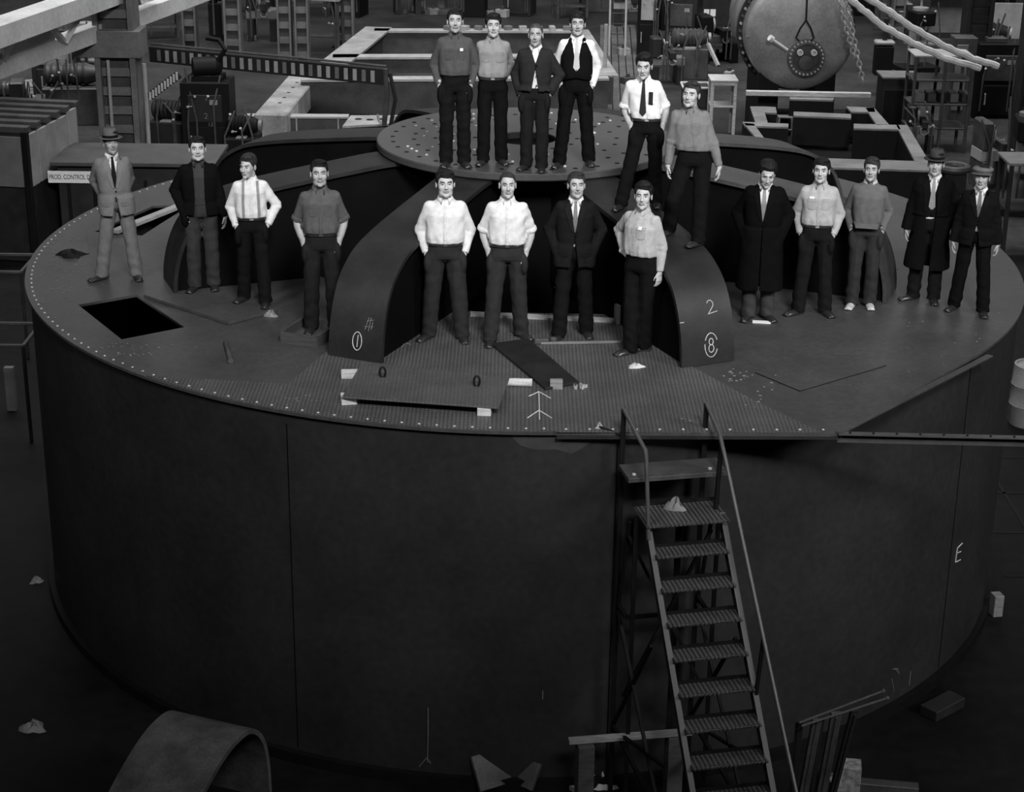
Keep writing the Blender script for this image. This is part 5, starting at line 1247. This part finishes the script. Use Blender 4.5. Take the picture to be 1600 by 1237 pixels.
# far columns on the left
cols = [(300, 96, .42, 'thin steel column with square patches, leftmost behind the patched beam'), (367, 104, .5, 'grey steel column right of the black machine cabinet'), (447, 100, .42, 'left one of the close pair of steel columns above the pale casting'), (474, 100, .42, 'right one of the close pair of steel columns above the pale casting'), (540, 72, .6, 'steel column behind the far left corner of the bed frame'), (655, 18, .5, 'far steel column above the man in the dark work shirt')]
for x, y, w_, lb in cols: column(x, y, w_, .5, 9, mat('far_column_paint', .13, .6, 0, .3, 2), lb)
# aisle boards, ladder, notices
wk = MB(); q = [on(x, y, 0) for x, y in ((935, 190), (1010, 190), (992, 40), (938, 40))]; wk.prism([(v.x, v.y) for v in q], .0, .03); struct(wk.build('floor_aisle', M_dfloor))
mb = MB()
for k in range(5): a, b = on(945+k*13, 188, .032), on(944+k*10, 42, .032); mb.bar(a, b, .03, .004)
struct(mb.build('floor_aisle_joints', M_black))
ld = tag(empty('ladder', on(964, 88, 0)), 'tall pale ladder standing in the aisle behind the white-shirted man', 'ladder')
for s in (-1, 1): mb = MB(); mb.bar((s*.25, 0, 0), (s*.25, .5, 3.2), .06, .06); mb.build('rail', M_lgrey, ld)
for k in range(9): mb = MB(); mb.bar((-.25, .1+.048*k, .35+.32*k), (.25, .1+.048*k, .35+.32*k), .03, .03); mb.build('rung', M_mid, ld)
nb_ = tag(empty('notice_board', on(1095, 78, 0)), 'dark board carrying two white notices behind the machines', 'notice board')
Yn = nb_.location.y; za = atY(1095, 18, Yn).z
boxpart('board', nb_, (0, 0, za), (2.1, .06, .9), M_dark); boxpart('post', nb_, (-.8, .06, za/2), (.1, .1, za), M_dark); boxpart('post', nb_, (.8, .06, za/2), (.1, .1, za), M_dark)
for x, w2 in ((1080, .40), (1104, .17), (1114, .17)):
    q = atY(x, 20, Yn-.05)-nb_.location; boxpart('white_notice', nb_, (q.x, -.045, q.z), (w2, .01, .22), M_white, bevel=0)
# crates and trestle
tt = tag(empty('wooden_trestle', on(1127, 216, 0)), 'pale wooden trestle table with a lower shelf right of the grey-shirted man', 'table')
zt = atY(1127, 122, tt.location.y+.3).z; hw_ = .32
boxpart('tabletop', tt, (0, .3, zt), (.70, .8, .05), M_wood); boxpart('shelf', tt, (0, .3, zt*.55), (.64, .7, .04), M_wood)
for sx in (-1, 1):
    for sy in (-.02, .62): boxpart('leg', tt, (sx*.29, sy, zt/2-.02), (.08, .08, zt-.04), M_wood)
boxpart('rail', tt, (0, -.02, zt-.08), (.6, .04, .1), M_wood)
cr = tag(empty('open_crate', on(1088, 150, .9)), 'open dark crate with pale rim standing behind the grey-shirted man', 'crate')
boxpart('crate_body', cr, (0, .3, -.05), (.66, .7, .5), M_dark)
for c_, d_ in (((0, -.06, .22), (.74, .06, .05)), ((0, .66, .22), (.74, .06, .05)), ((-.35, .3, .22), (.05, .7, .05)), ((.35, .3, .22), (.05, .7, .05))): boxpart('rim', cr, c_, d_, M_wood)
boxpart('stand', cr, (0, .3, -.595), (.6, .6, .58), M_dwood)
q = on(1122, 104, 0); a = atY(1097, 48, q.y+.6); o = MB().bar((0, 0, 0.03), a-q, .09, .09).build('leaning_timber', M_wood); o.location = q
tag(o, 'pale timber leaning among the machines left of the tank', 'timber')
# stepped bedplate with the tank
bp_ = tag(empty('stepped_bedplate', on(1300, 210, 0)), 'stepped cast bedplate with pale top edges around a dark well', 'bedplate'); L0 = bp_.location.copy(); Zt = 1.25
def bl_(pix, z0, z1, m, nm):
    mb = MB(); q = [on(x, y, z1)-L0 for x, y in pix]; mb.prism([(v.x, v.y) for v in q], z0, z1-.05); mb.build(nm, M_black, bp_)
    if z1 > 1: mb = MB(); mb.prism([(v.x, v.y) for v in q], z1-.05, z1); mb.build('pale_top', m, bp_, bevel=.005)
topm = mat('pale_bed_edge', .20, .5, 0, .3, 2, fine=.15)  # tops paler than the black bodies under them
bl_(((1262, 246), (1452, 252), (1458, 266), (1262, 260)), .55, Zt, topm, 'front_rail'); bl_(((1400, 195), (1418, 195), (1452, 252), (1430, 252)), .55, Zt, topm, 'right_rail')
bl_(((1334, 193), (1404, 195), (1408, 202), (1334, 200)), .55, Zt, topm, 'step'); bl_(((1352, 168), (1366, 168), (1390, 195), (1370, 195)), .55, Zt, topm, 'right_rail')
bl_(((1322, 166), (1366, 168), (1368, 175), (1330, 174)), .55, Zt, topm, 'step'); bl_(((1240, 174), (1330, 178), (1330, 184), (1240, 180)), .55, Zt, topm, 'cross_rail')
bl_(((1172, 166), (1192, 166), (1200, 192), (1180, 190)), .55, Zt, topm, 'left_rail'); bl_(((1192, 166), (1212, 167), (1214, 176), (1194, 175)), .55, Zt, topm, 'step')
bl_(((1160, 190), (1232, 193), (1232, 198), (1164, 196)), .55, Zt, topm, 'step'); bl_(((1162, 192), (1178, 193), (1196, 218), (1182, 216)), .55, Zt, topm, 'left_rail')
bl_(((1234, 150), (1304, 152), (1302, 156), (1234, 154)), .55, Zt+.1, topm, 'back_rail')
bl_(((1172, 166), (1366, 168), (1450, 258), (1262, 254)), .0, .5, M_black, 'bed_floor')
# cylindrical tank
Pk = on(1247, 137, 1.45); rt = 85/pxm(Pk); ccz = atY(1249, 58, Pk.y).z
tk = tag(empty('pressure_tank', (Pk.x, Pk.y, 0)), 'big round riveted tank lying end-on with a bolted manhole cover', 'tank')
mb = MB(); mb.lathe([(rt*1.0, 0), (rt*1.0, 3.6), (0.01, 4.0)], (0, .3, ccz), 72, axis=(0, 1, 0), close=False); mb.build('tank_shell', M_brush, tk, smooth=True)
mb = MB(); pr_ = [(rt*math.cos(t*PI/2), -.40*math.sin(t*PI/2)) for t in [k/12 for k in range(12)]]+[(.001, -.40)]; mb.lathe(pr_, (0, .3, ccz), 72, axis=(0, 1, 0), close=False); mb.build('dished_end', M_brush, tk, smooth=True)
mb = MB(); mb.lathe([(rt*1.0, 0), (rt*1.10, 0), (rt*1.10, .10), (rt*1.0, .10)], (0, .95, ccz), 72, axis=(0, 1, 0), close=False); mb.build('bolted_ring', M_dark, tk, smooth=True)
for k in range(48):
    a = 2*PI*k/48; mb = MB(); mb.lathe([(.035, 0), (.035, .09)], (rt*1.05*math.cos(a), .88, ccz+rt*1.05*math.sin(a)), 6, axis=(0, -1, 0)); mb.build('ring_bolt', M_pale if k % 2 else M_mid, tk)
mb = MB(); mb.bar((-rt*.985, .18, ccz-.02), (rt*.985, .18, ccz-.04), .02, .035) ; mb.build('seam_strip', M_lgrey, tk)
mx_, mz_ = (1257-1249)/pxm(Pk), -(88-58)/pxm(Pk); mr_ = 29/pxm(Pk); my_ = -.18
mb = MB(); mb.lathe([(mr_, 0), (mr_, .10), (mr_*.72, .12), (mr_*.70, .04), (.001, .05)], (mx_, my_+.1, ccz+mz_), 40, axis=(0, -1, 0), close=False); mh = mb.build('manhole_cover', M_mid, tk, smooth=True)
for k in range(26):
    a = 2*PI*k/26; mb = MB(); mb.lathe([(.026, 0), (.026, .05)], (mx_+mr_*.88*math.cos(a), my_-.0, ccz+mz_+mr_*.88*math.sin(a)), 6, axis=(0, -1, 0)); mb.build('cover_bolt', M_lgrey, mh)
for s in (-1, 1):
    mb = MB(); mb.lathe([(.075, 0), (.075, .12), (.045, .12), (.045, .04)], (mx_+s*mr_*.37, my_+.04, ccz+mz_+mr_*.30), 20, axis=(0, -1, 0)); mb.build('pipe_stub', M_wood if False else mg, mh, smooth=True)
mb = MB(); mb.lathe([(mr_*.42, 0), (mr_*.40, .05), (mr_*.2, .07), (.001, .07)], (mx_, my_+.05, ccz+mz_-mr_*.28), 24, axis=(0, -1, 0), close=False); mb.build('lower_boss', M_mid, mh, smooth=True)
mb = MB(); a = atY(1207, 62, Pk.y-.35)-tk.location; b = atY(1230, 78, Pk.y-.2)-tk.location; mb.tube([a, b], .035, 8); mb.lathe([(.08, 0), (.08, .10)], a, 12, axis=(a-b)); mb.build('valve_handle', mg, tk, smooth=True)
mb = MB()
for s in (-1, 1): mb.tube([(0.05, -.1, ccz+rt*.9), (.05, -.22, ccz+.45), (.05+s*.13, -.22, ccz+.25), (.05+s*.22, -.24, ccz+.02), (.05+s*.14, -.24, ccz-.05)], .022, 6)
mb.build('lifting_sling', M_black, tk, smooth=True)
for s in (-1, 1): boxpart('saddle', tk, (s*.7, 1.4, (ccz-rt*.9)/2+.15), (.5, 2.4, ccz-rt*.62), M_black)
o = MB().box((0, 0, 0), (3.05, .14, .12), R_(-2)).build('timber', M_wood, bevel=.01); o.location = on(1260, 143, 1.42) + Vector((0, -.3, 0)); tag(o, 'long pale timber lying across the bedplate in front of the tank', 'timber')
# chains down to the timber
for i, (a, b) in enumerate((((1308, -8), (1336, 92)), ((1320, -8), (1349, 130)))):
    Yc = Pk.y-.6 if i == 0 else Pk.y-.9; A_, B_ = atY(*a, Yc), atY(*b, Yc); L = (B_-A_).length; n = int(L/.13); d = (B_-A_)/n; mb = MB()
    for k in range(n):
        c_ = A_+d*(k+.5)-B_; u = d.normalized(); v = Vector((0, 1, 0)) if k % 2 else u.cross(Vector((0, 1, 0))); v.normalize()
        mb.tube([c_+u*.085*math.cos(t)+v*.05*math.sin(t) for t in [j*PI/5 for j in range(11)]], .022, 5, caps=False)
    o = mb.build('chain', M_lgrey); o.location = B_; tag(o, ('left' if i == 0 else 'right') + ' of the two heavy hoist chains beside the tank', 'chain')
# pale cable bundle
for i, (pts, r) in enumerate(((((1318, -8), (1345, 12), (1372, 36), (1405, 56), (1440, 74), (1480, 92), (1532, 107)), .075), (((1345, -8), (1378, 10), (1410, 33), (1450, 58), (1490, 79), (1525, 93), (1560, 104)), .075))):
    P3 = [atY(x, y, 38.5-.3*i) for x, y in pts]; P4 = []
    for a, b in zip(P3[:-1], P3[1:]):
        for k in range(6): t = k/6; P4.append(a.lerp(b, t)+Vector((0, 0, .010*math.sin(len(P4)*1.7)+.008*math.sin(len(P4)*.8))))
    P4.append(P3[-1]); c_ = P3[-1]; rs_ = [r*(.85+.2*abs(math.sin(j*1.3))) for j in range(len(P4))]
    o = MB().tube([p-c_ for p in P4], rs_, 8).build('cable_bundle', mg, smooth=True); o.location = c_; tag(o, ('lower' if i == 0 else 'upper') + ' of the two pale wrapped cable bundles sagging across the upper right', 'cable')
# step stool in the well
st_ = tag(empty('step_stool', on(1223, 238, 0)), 'small grey step stool standing in the well of the bedplate', 'stool')
zs = atY(1223, 182, st_.location.y).z; boxpart('top_step', st_, (0, 0, zs), (.36, .28, .04), M_grey)
for sx in (-1, 1): 
    for sy in (-1, 1): mb = MB(); mb.bar((sx*.15, sy*.12, zs), (sx*.20, sy*.2, 0), .04, .04); mb.build('leg', M_grey, st_)
for k in (1, 2): boxpart('rung', st_, (0, -.16, zs*k/3), (.34, .04, .04), M_grey)
# right side: cabinets, racks, columns
cb_ = tag(empty('dark_cabinet', on(1400, 206, 0)), 'dark steel cabinet with a pale top right of the chains', 'cabinet')
zc = atY(1392, 122, cb_.location.y).z; boxpart('cabinet_body', cb_, (0, .3, zc/2), (.92, .8, zc), M_dark); boxpart('top_plate', cb_, (0, .3, zc+.03), (1.0, .9, .06), M_grey); boxpart('door', cb_, (0, -.11, zc*.45), (.8, .03, zc*.7), M_black)
lp_ = tag(empty('hooded_stand', on(1375, 150, 0)), 'small pale hood on a dark stand behind the dark cabinet', 'stand')
boxpart('post', lp_, (0, 0, 1.1), (.12, .12, 2.2), M_dark); zh = atY(1375, 66, lp_.location.y).z; boxpart('hood', lp_, (0, 0, zh), (.55, .4, .12), M_white and M_lgrey, bevel=.04); boxpart('body', lp_, (0, 0, zh-.5), (.5, .4, .8), M_black)
rk = tag(empty('pipe_rack', on(1458, 238, 0)), 'tall open steel rack below the end of the cable bundles', 'rack'); zr = atY(1458, 88, rk.location.y).z
for sx in (-.62, .1, .75):
    for sy in (0, .9): boxpart('post', rk, (sx, sy, zr/2), (.07, .07, zr), M_mid)
for k in range(4): boxpart('shelf', rk, (.06, .45, zr*(k+1)/4), (1.45, .95, .05), M_mid if k < 3 else M_lgrey)
for k in range(5):
    boxpart('stored_part', rk, (-.4+.28*k, .4, zr*.5+.14), (.2, .5, .22), (M_grey, M_mid, M_dark)[k % 3])
cd = tag(empty('tall_locker', on(1497, 196, 0)), 'tall locker with a pale door right of the open rack', 'locker'); zl = 2.3
boxpart('locker_body', cd, (0, .3, zl/2), (.6, .6, zl), M_mid); boxpart('door', cd, (-.08, -.01, zl*.55), (.3, .03, zl*.75), M_grey)
column(1512, 176, .7, .7, 10, M_dark, 'broad dark steel column above the capped man'); column(1594, 262, .55, .6, 10, M_dark, 'dark steel column at the upper right edge')
column(1400, 60, .4, .4, 8, mat('far_column_paint', .13), 'slim far column above the dark cabinet')
sw = tag(empty('stair_platform', on(1470, 62, 0)), 'pale steel stair platform with railings in the far right bay', 'platform'); 
boxpart('platform', sw, (0, .5, 1.5), (1.6, 1.4, .08), M_lgrey)
for sx in (-.75, .75): boxpart('post', sw, (sx, 0, 1.3), (.07, .07, 2.6), M_lgrey); 
boxpart('rail', sw, (0, 0, 2.55), (1.5, .06, .06), M_lgrey); boxpart('panel', sw, (0.2, .2, .8), (1.2, .05, 1.2), M_grey)
for k in range(5): boxpart('step', sw, (-.95-.2*k, .4, 1.4-.25*k), (.22, .8, .04), M_lgrey)
pw_ = tag(empty('pale_screen', on(1562, 92, 0)), 'pale panelled screen standing in the upper right corner', 'screen')
boxpart('screen_panel', pw_, (0, 0, .9), (1.1, .06, 1.7), M_lgrey); 
for sx in (-.57, .57): boxpart('post', pw_, (sx, 0, .95), (.06, .08, 1.9), M_dark)
# coil on a stand, table at the right edge
cl_ = tag(empty('steel_coil', on(1487, 300, 0)), 'dark ring-shaped coil on a stand behind the overcoat and cap men', 'coil'); zq = atY(1487, 262, cl_.location.y).z
mb = MB(); mb.tube([(.3*math.cos(t), .3*math.sin(t), zq) for t in [j*PI/10 for j in range(21)]], .09, 8, caps=False); mb.build('coil_ring', M_mid, cl_, smooth=True); boxpart('stand', cl_, (0, 0, (zq-.09)/2), (.5, .5, zq-.09), M_dark)
for p_ in ((1590, 396, 1.1, 'grey-topped steel table at the right edge behind the casing'),):
    q = on(p_[0]+12, p_[1]-4, 0); tb_ = tag(empty('steel_table', q), p_[3], 'table'); zt = 1.9
    boxpart('tabletop', tb_, (0, 0, zt), (1.3, 1.0, .06), M_grey)
    for sx in (-1, 1):
        for sy in (-1, 1): boxpart('leg', tb_, (sx*.58, sy*.42, zt/2), (.08, .08, zt), M_dark)
    boxpart('shelf', tb_, (0, 0, zt*.5), (1.2, .9, .05), M_dark)
dr = MB().lathe([(.30, 0), (.31, .02), (.31, .3), (.32, .32), (.31, .34), (.31, .62), (.32, .64), (.31, .66), (.30, .95), (.27, .95), (.27, .92)], n=28).build('steel_drum', M_lgrey, smooth=True); dr.location = on(1606, 660, .0) ; tag(dr, 'pale steel drum on the floor at the right edge beyond the casing', 'drum')
# left edge: trestle frames
for i, (x, y, lb) in enumerate(((8, 560, 'dark angle-iron trestle at the left edge, the farther of two'), (6, 690, 'dark angle-iron trestle at the left edge, the nearer of two'))):
    q = on(x-20, y, 0); tb_ = tag(empty('iron_trestle', q), lb, 'trestle'); 
    for c_, d_ in (((0, 0, 1.5), (1.2, .05, .05)), ((0, 1.0, 1.5), (1.2, .05, .05)), ((-.6, .5, 1.5), (.05, 1.0, .05)), ((.6, .5, 1.5), (.05, 1.0, .05))): boxpart('top_bar', tb_, c_, d_, M_mid)
    for sx in (-.6, .6):
        for sy in (0, 1): boxpart('leg', tb_, (sx, sy, .75), (.05, .05, 1.5), M_dark)
o = MB().box((0, 0, .35), (.14, .1, .7)).build('pale_post', M_grey); o.location = on(20, 640, 0); tag(o, 'short pale post on the floor at the left edge', 'post')
# cluttered machine shop, nearest first
ML = [
 (1066, 88, 1.0, 1.0, 2.0, 2, 'dark machine with a square panel left of the notices'), (1013, 84, .7, .9, 2.2, 2, 'tall dark cabinet right of the pale ladder'),
 (1075, 120, 1.2, .9, 1.5, 3, 'motor on a stand in front of the dark panel machine'), (1040, 130, 1.0, .8, 1.4, 0, 'small lathe behind the man with the notebook'),
 (1118, 96, 1.3, 1.0, 1.5, 0, 'lathe between the trestle table and the tank'), (1150, 60, 1.0, 1.0, 2.4, 1, 'column drill just left of the tank'),
 (985, 40, 1.2, 1.0, 1.5, 0, 'far lathe above the dark cabinet by the ladder'), (1060, 44, 1.4, 1.0, 1.9, 2, 'far dark cabinet left of the notice board'),
 (890, 26, 1.2, 1.0, 1.3, 4, 'pale workbench behind the bed frame, above the zipped jacket'), (812, 22, 1.0, 1.0, 1.6, 2, 'wide dark cabinet behind the bed frame'),
 (740, 24, 1.0, 1.0, 1.7, 3, 'motor stand behind the bed frame, above the two left men'), (690, 20, 1.2, 1.0, 2.0, 1, 'drill press behind the head of the dark-shirted man'),
 (636, 20, 1.0, 1.0, 1.6, 0, 'lathe left of the dark-shirted man at the top'), (548, 24, 1.0, 1.0, 2.1, 2, 'dark cabinet beyond the far left corner of the bed frame'),
 (505, 80, 1.3, .9, 1.7, 4, 'workbench between the close column pair and the bed frame'), (412, 62, 1.0, 1.0, 1.8, 0, 'lathe between the grey column and the close pair'),
 (350, 60, 1.0, 1.0, 2.0, 3, 'large motor stand beyond the black machine cabinet'), (252, 58, 1.2, 1.0, 1.2, 4, 'pale-topped workbench right of the riveted column'),
 (270, 235, 1.0, .9, 1.3, 3, 'dark motor on a stand between the riveted column and the black cabinet'), (383, 262, .8, .9, 1.3, 3, 'dark motor stand right of the black machine cabinet'),
 (118, 190, 1.6, 1.0, 1.6, 3, 'dark pump set in the gap left of the riveted column'), (92, 150, 1.3, 1.0, 1.9, 2, 'dark cabinet beneath the pale girder'),
 (140, 135, 1.2, 1.0, 1.8, 1, 'drill press beneath the pale girder'), (10, 190, 1.3, 1.0, 1.1, 3, 'dark motor behind the slatted booth roof'),
 (1180, 20, 1.6, 1.0, 1.8, 0, 'far machine above the tank, to its left'), (1345, 22, 1.3, 1.0, 2.0, 2, 'far dark cabinet between the chains and cables'),
 (1390, 44, 1.2, 1.0, 1.8, 3, 'far motor stand below the cable bundles'), (1434, 236, .7, .8, 1.2, 0, 'dark lathe in front of the open rack'),
 (1550, 180, 1.3, .9, 2.0, 2, 'dark cabinet right of the broad dark column'), (1545, 290, .8, 1.0, 1.6, 0, 'dark lathe at the right edge below the screen'),
 (1535, 120, 1.4, 1.0, 1.7, 3, 'motor stand under the pale screen'), (1590, 330, 1.0, 1.0, 2.2, 1, 'dark drill press at the right edge'),
 (930, 16, 1.3, 1.0, 1.8, 3, 'far motor stand left of the pale ladder'), (1240, 8, 2.0, 1.0, 1.8, 2, 'far cabinet hidden high behind the tank'),
 (1430, 110, 1.2, .9, 1.9, 1, 'drill press between the dark cabinet and the open rack'), (480, 22, 1.8, 1.0, 1.5, 4, 'far workbench above the close column pair'),
 (395, 20, 1.6, 1.0, 1.6, 0, 'far lathe above the grey column'), (1545, 30, 1.5, 1.0, 1.9, 2, 'far cabinet behind the pale screen'),
 (60, 215, 1.2, .9, 1.5, 0, 'low machine hidden behind the booth roof') ]
for i, (x, y, w_, d_, h, k, lb) in enumerate(ML):
    machine(x, y, w_, d_, h, lb, rz=R_((i*37) % 30-15), kind=k, m=(M_dark, M_black, M_mid)[i % 3], light=(M_mid, M_grey, M_pale, M_lgrey)[(i*7) % 4], cat={0: 'lathe', 1: 'drill press', 2: 'cabinet', 3: 'motor', 4: 'workbench'}[k], name={0: 'lathe', 1: 'drill_press', 2: 'machine_cabinet', 3: 'motor_stand', 4: 'workbench'}[k])
# odds and ends on the shop floor beside the machines
rq = random.Random(9)
for i, (x, y, w_, d_, h, k, lb) in enumerate(ML):
    if i in (8, 33, 38, 13, 7) or i > 36 or len(lb.split()) > 11: continue
    sd = -1 if i % 2 else 1; p = on(x, y, 0)+Vector((sd*(w_*.5+rq.uniform(.45, .7)), -d_*.3, 0)); s_ = rq.uniform(.25, .5)
    o = MB().box((0, 0, s_*.3), (s_, s_*rq.uniform(.5, .9), s_*.6), rq.uniform(0, 3)).build('steel_part', (M_grey, M_pale, M_lgrey, M_mid)[i % 4], bevel=.015)
    mb = MB(); mb.lathe([(s_*.16, 0), (s_*.16, s_*.25)], (0, 0, s_*.6), 10); mb.build('boss', M_mid, o); o.location = p
    tag(o, 'steel part ' + ('left' if sd < 0 else 'right') + ' of the ' + lb, 'steel part', 'steel parts lying about the shop floor')
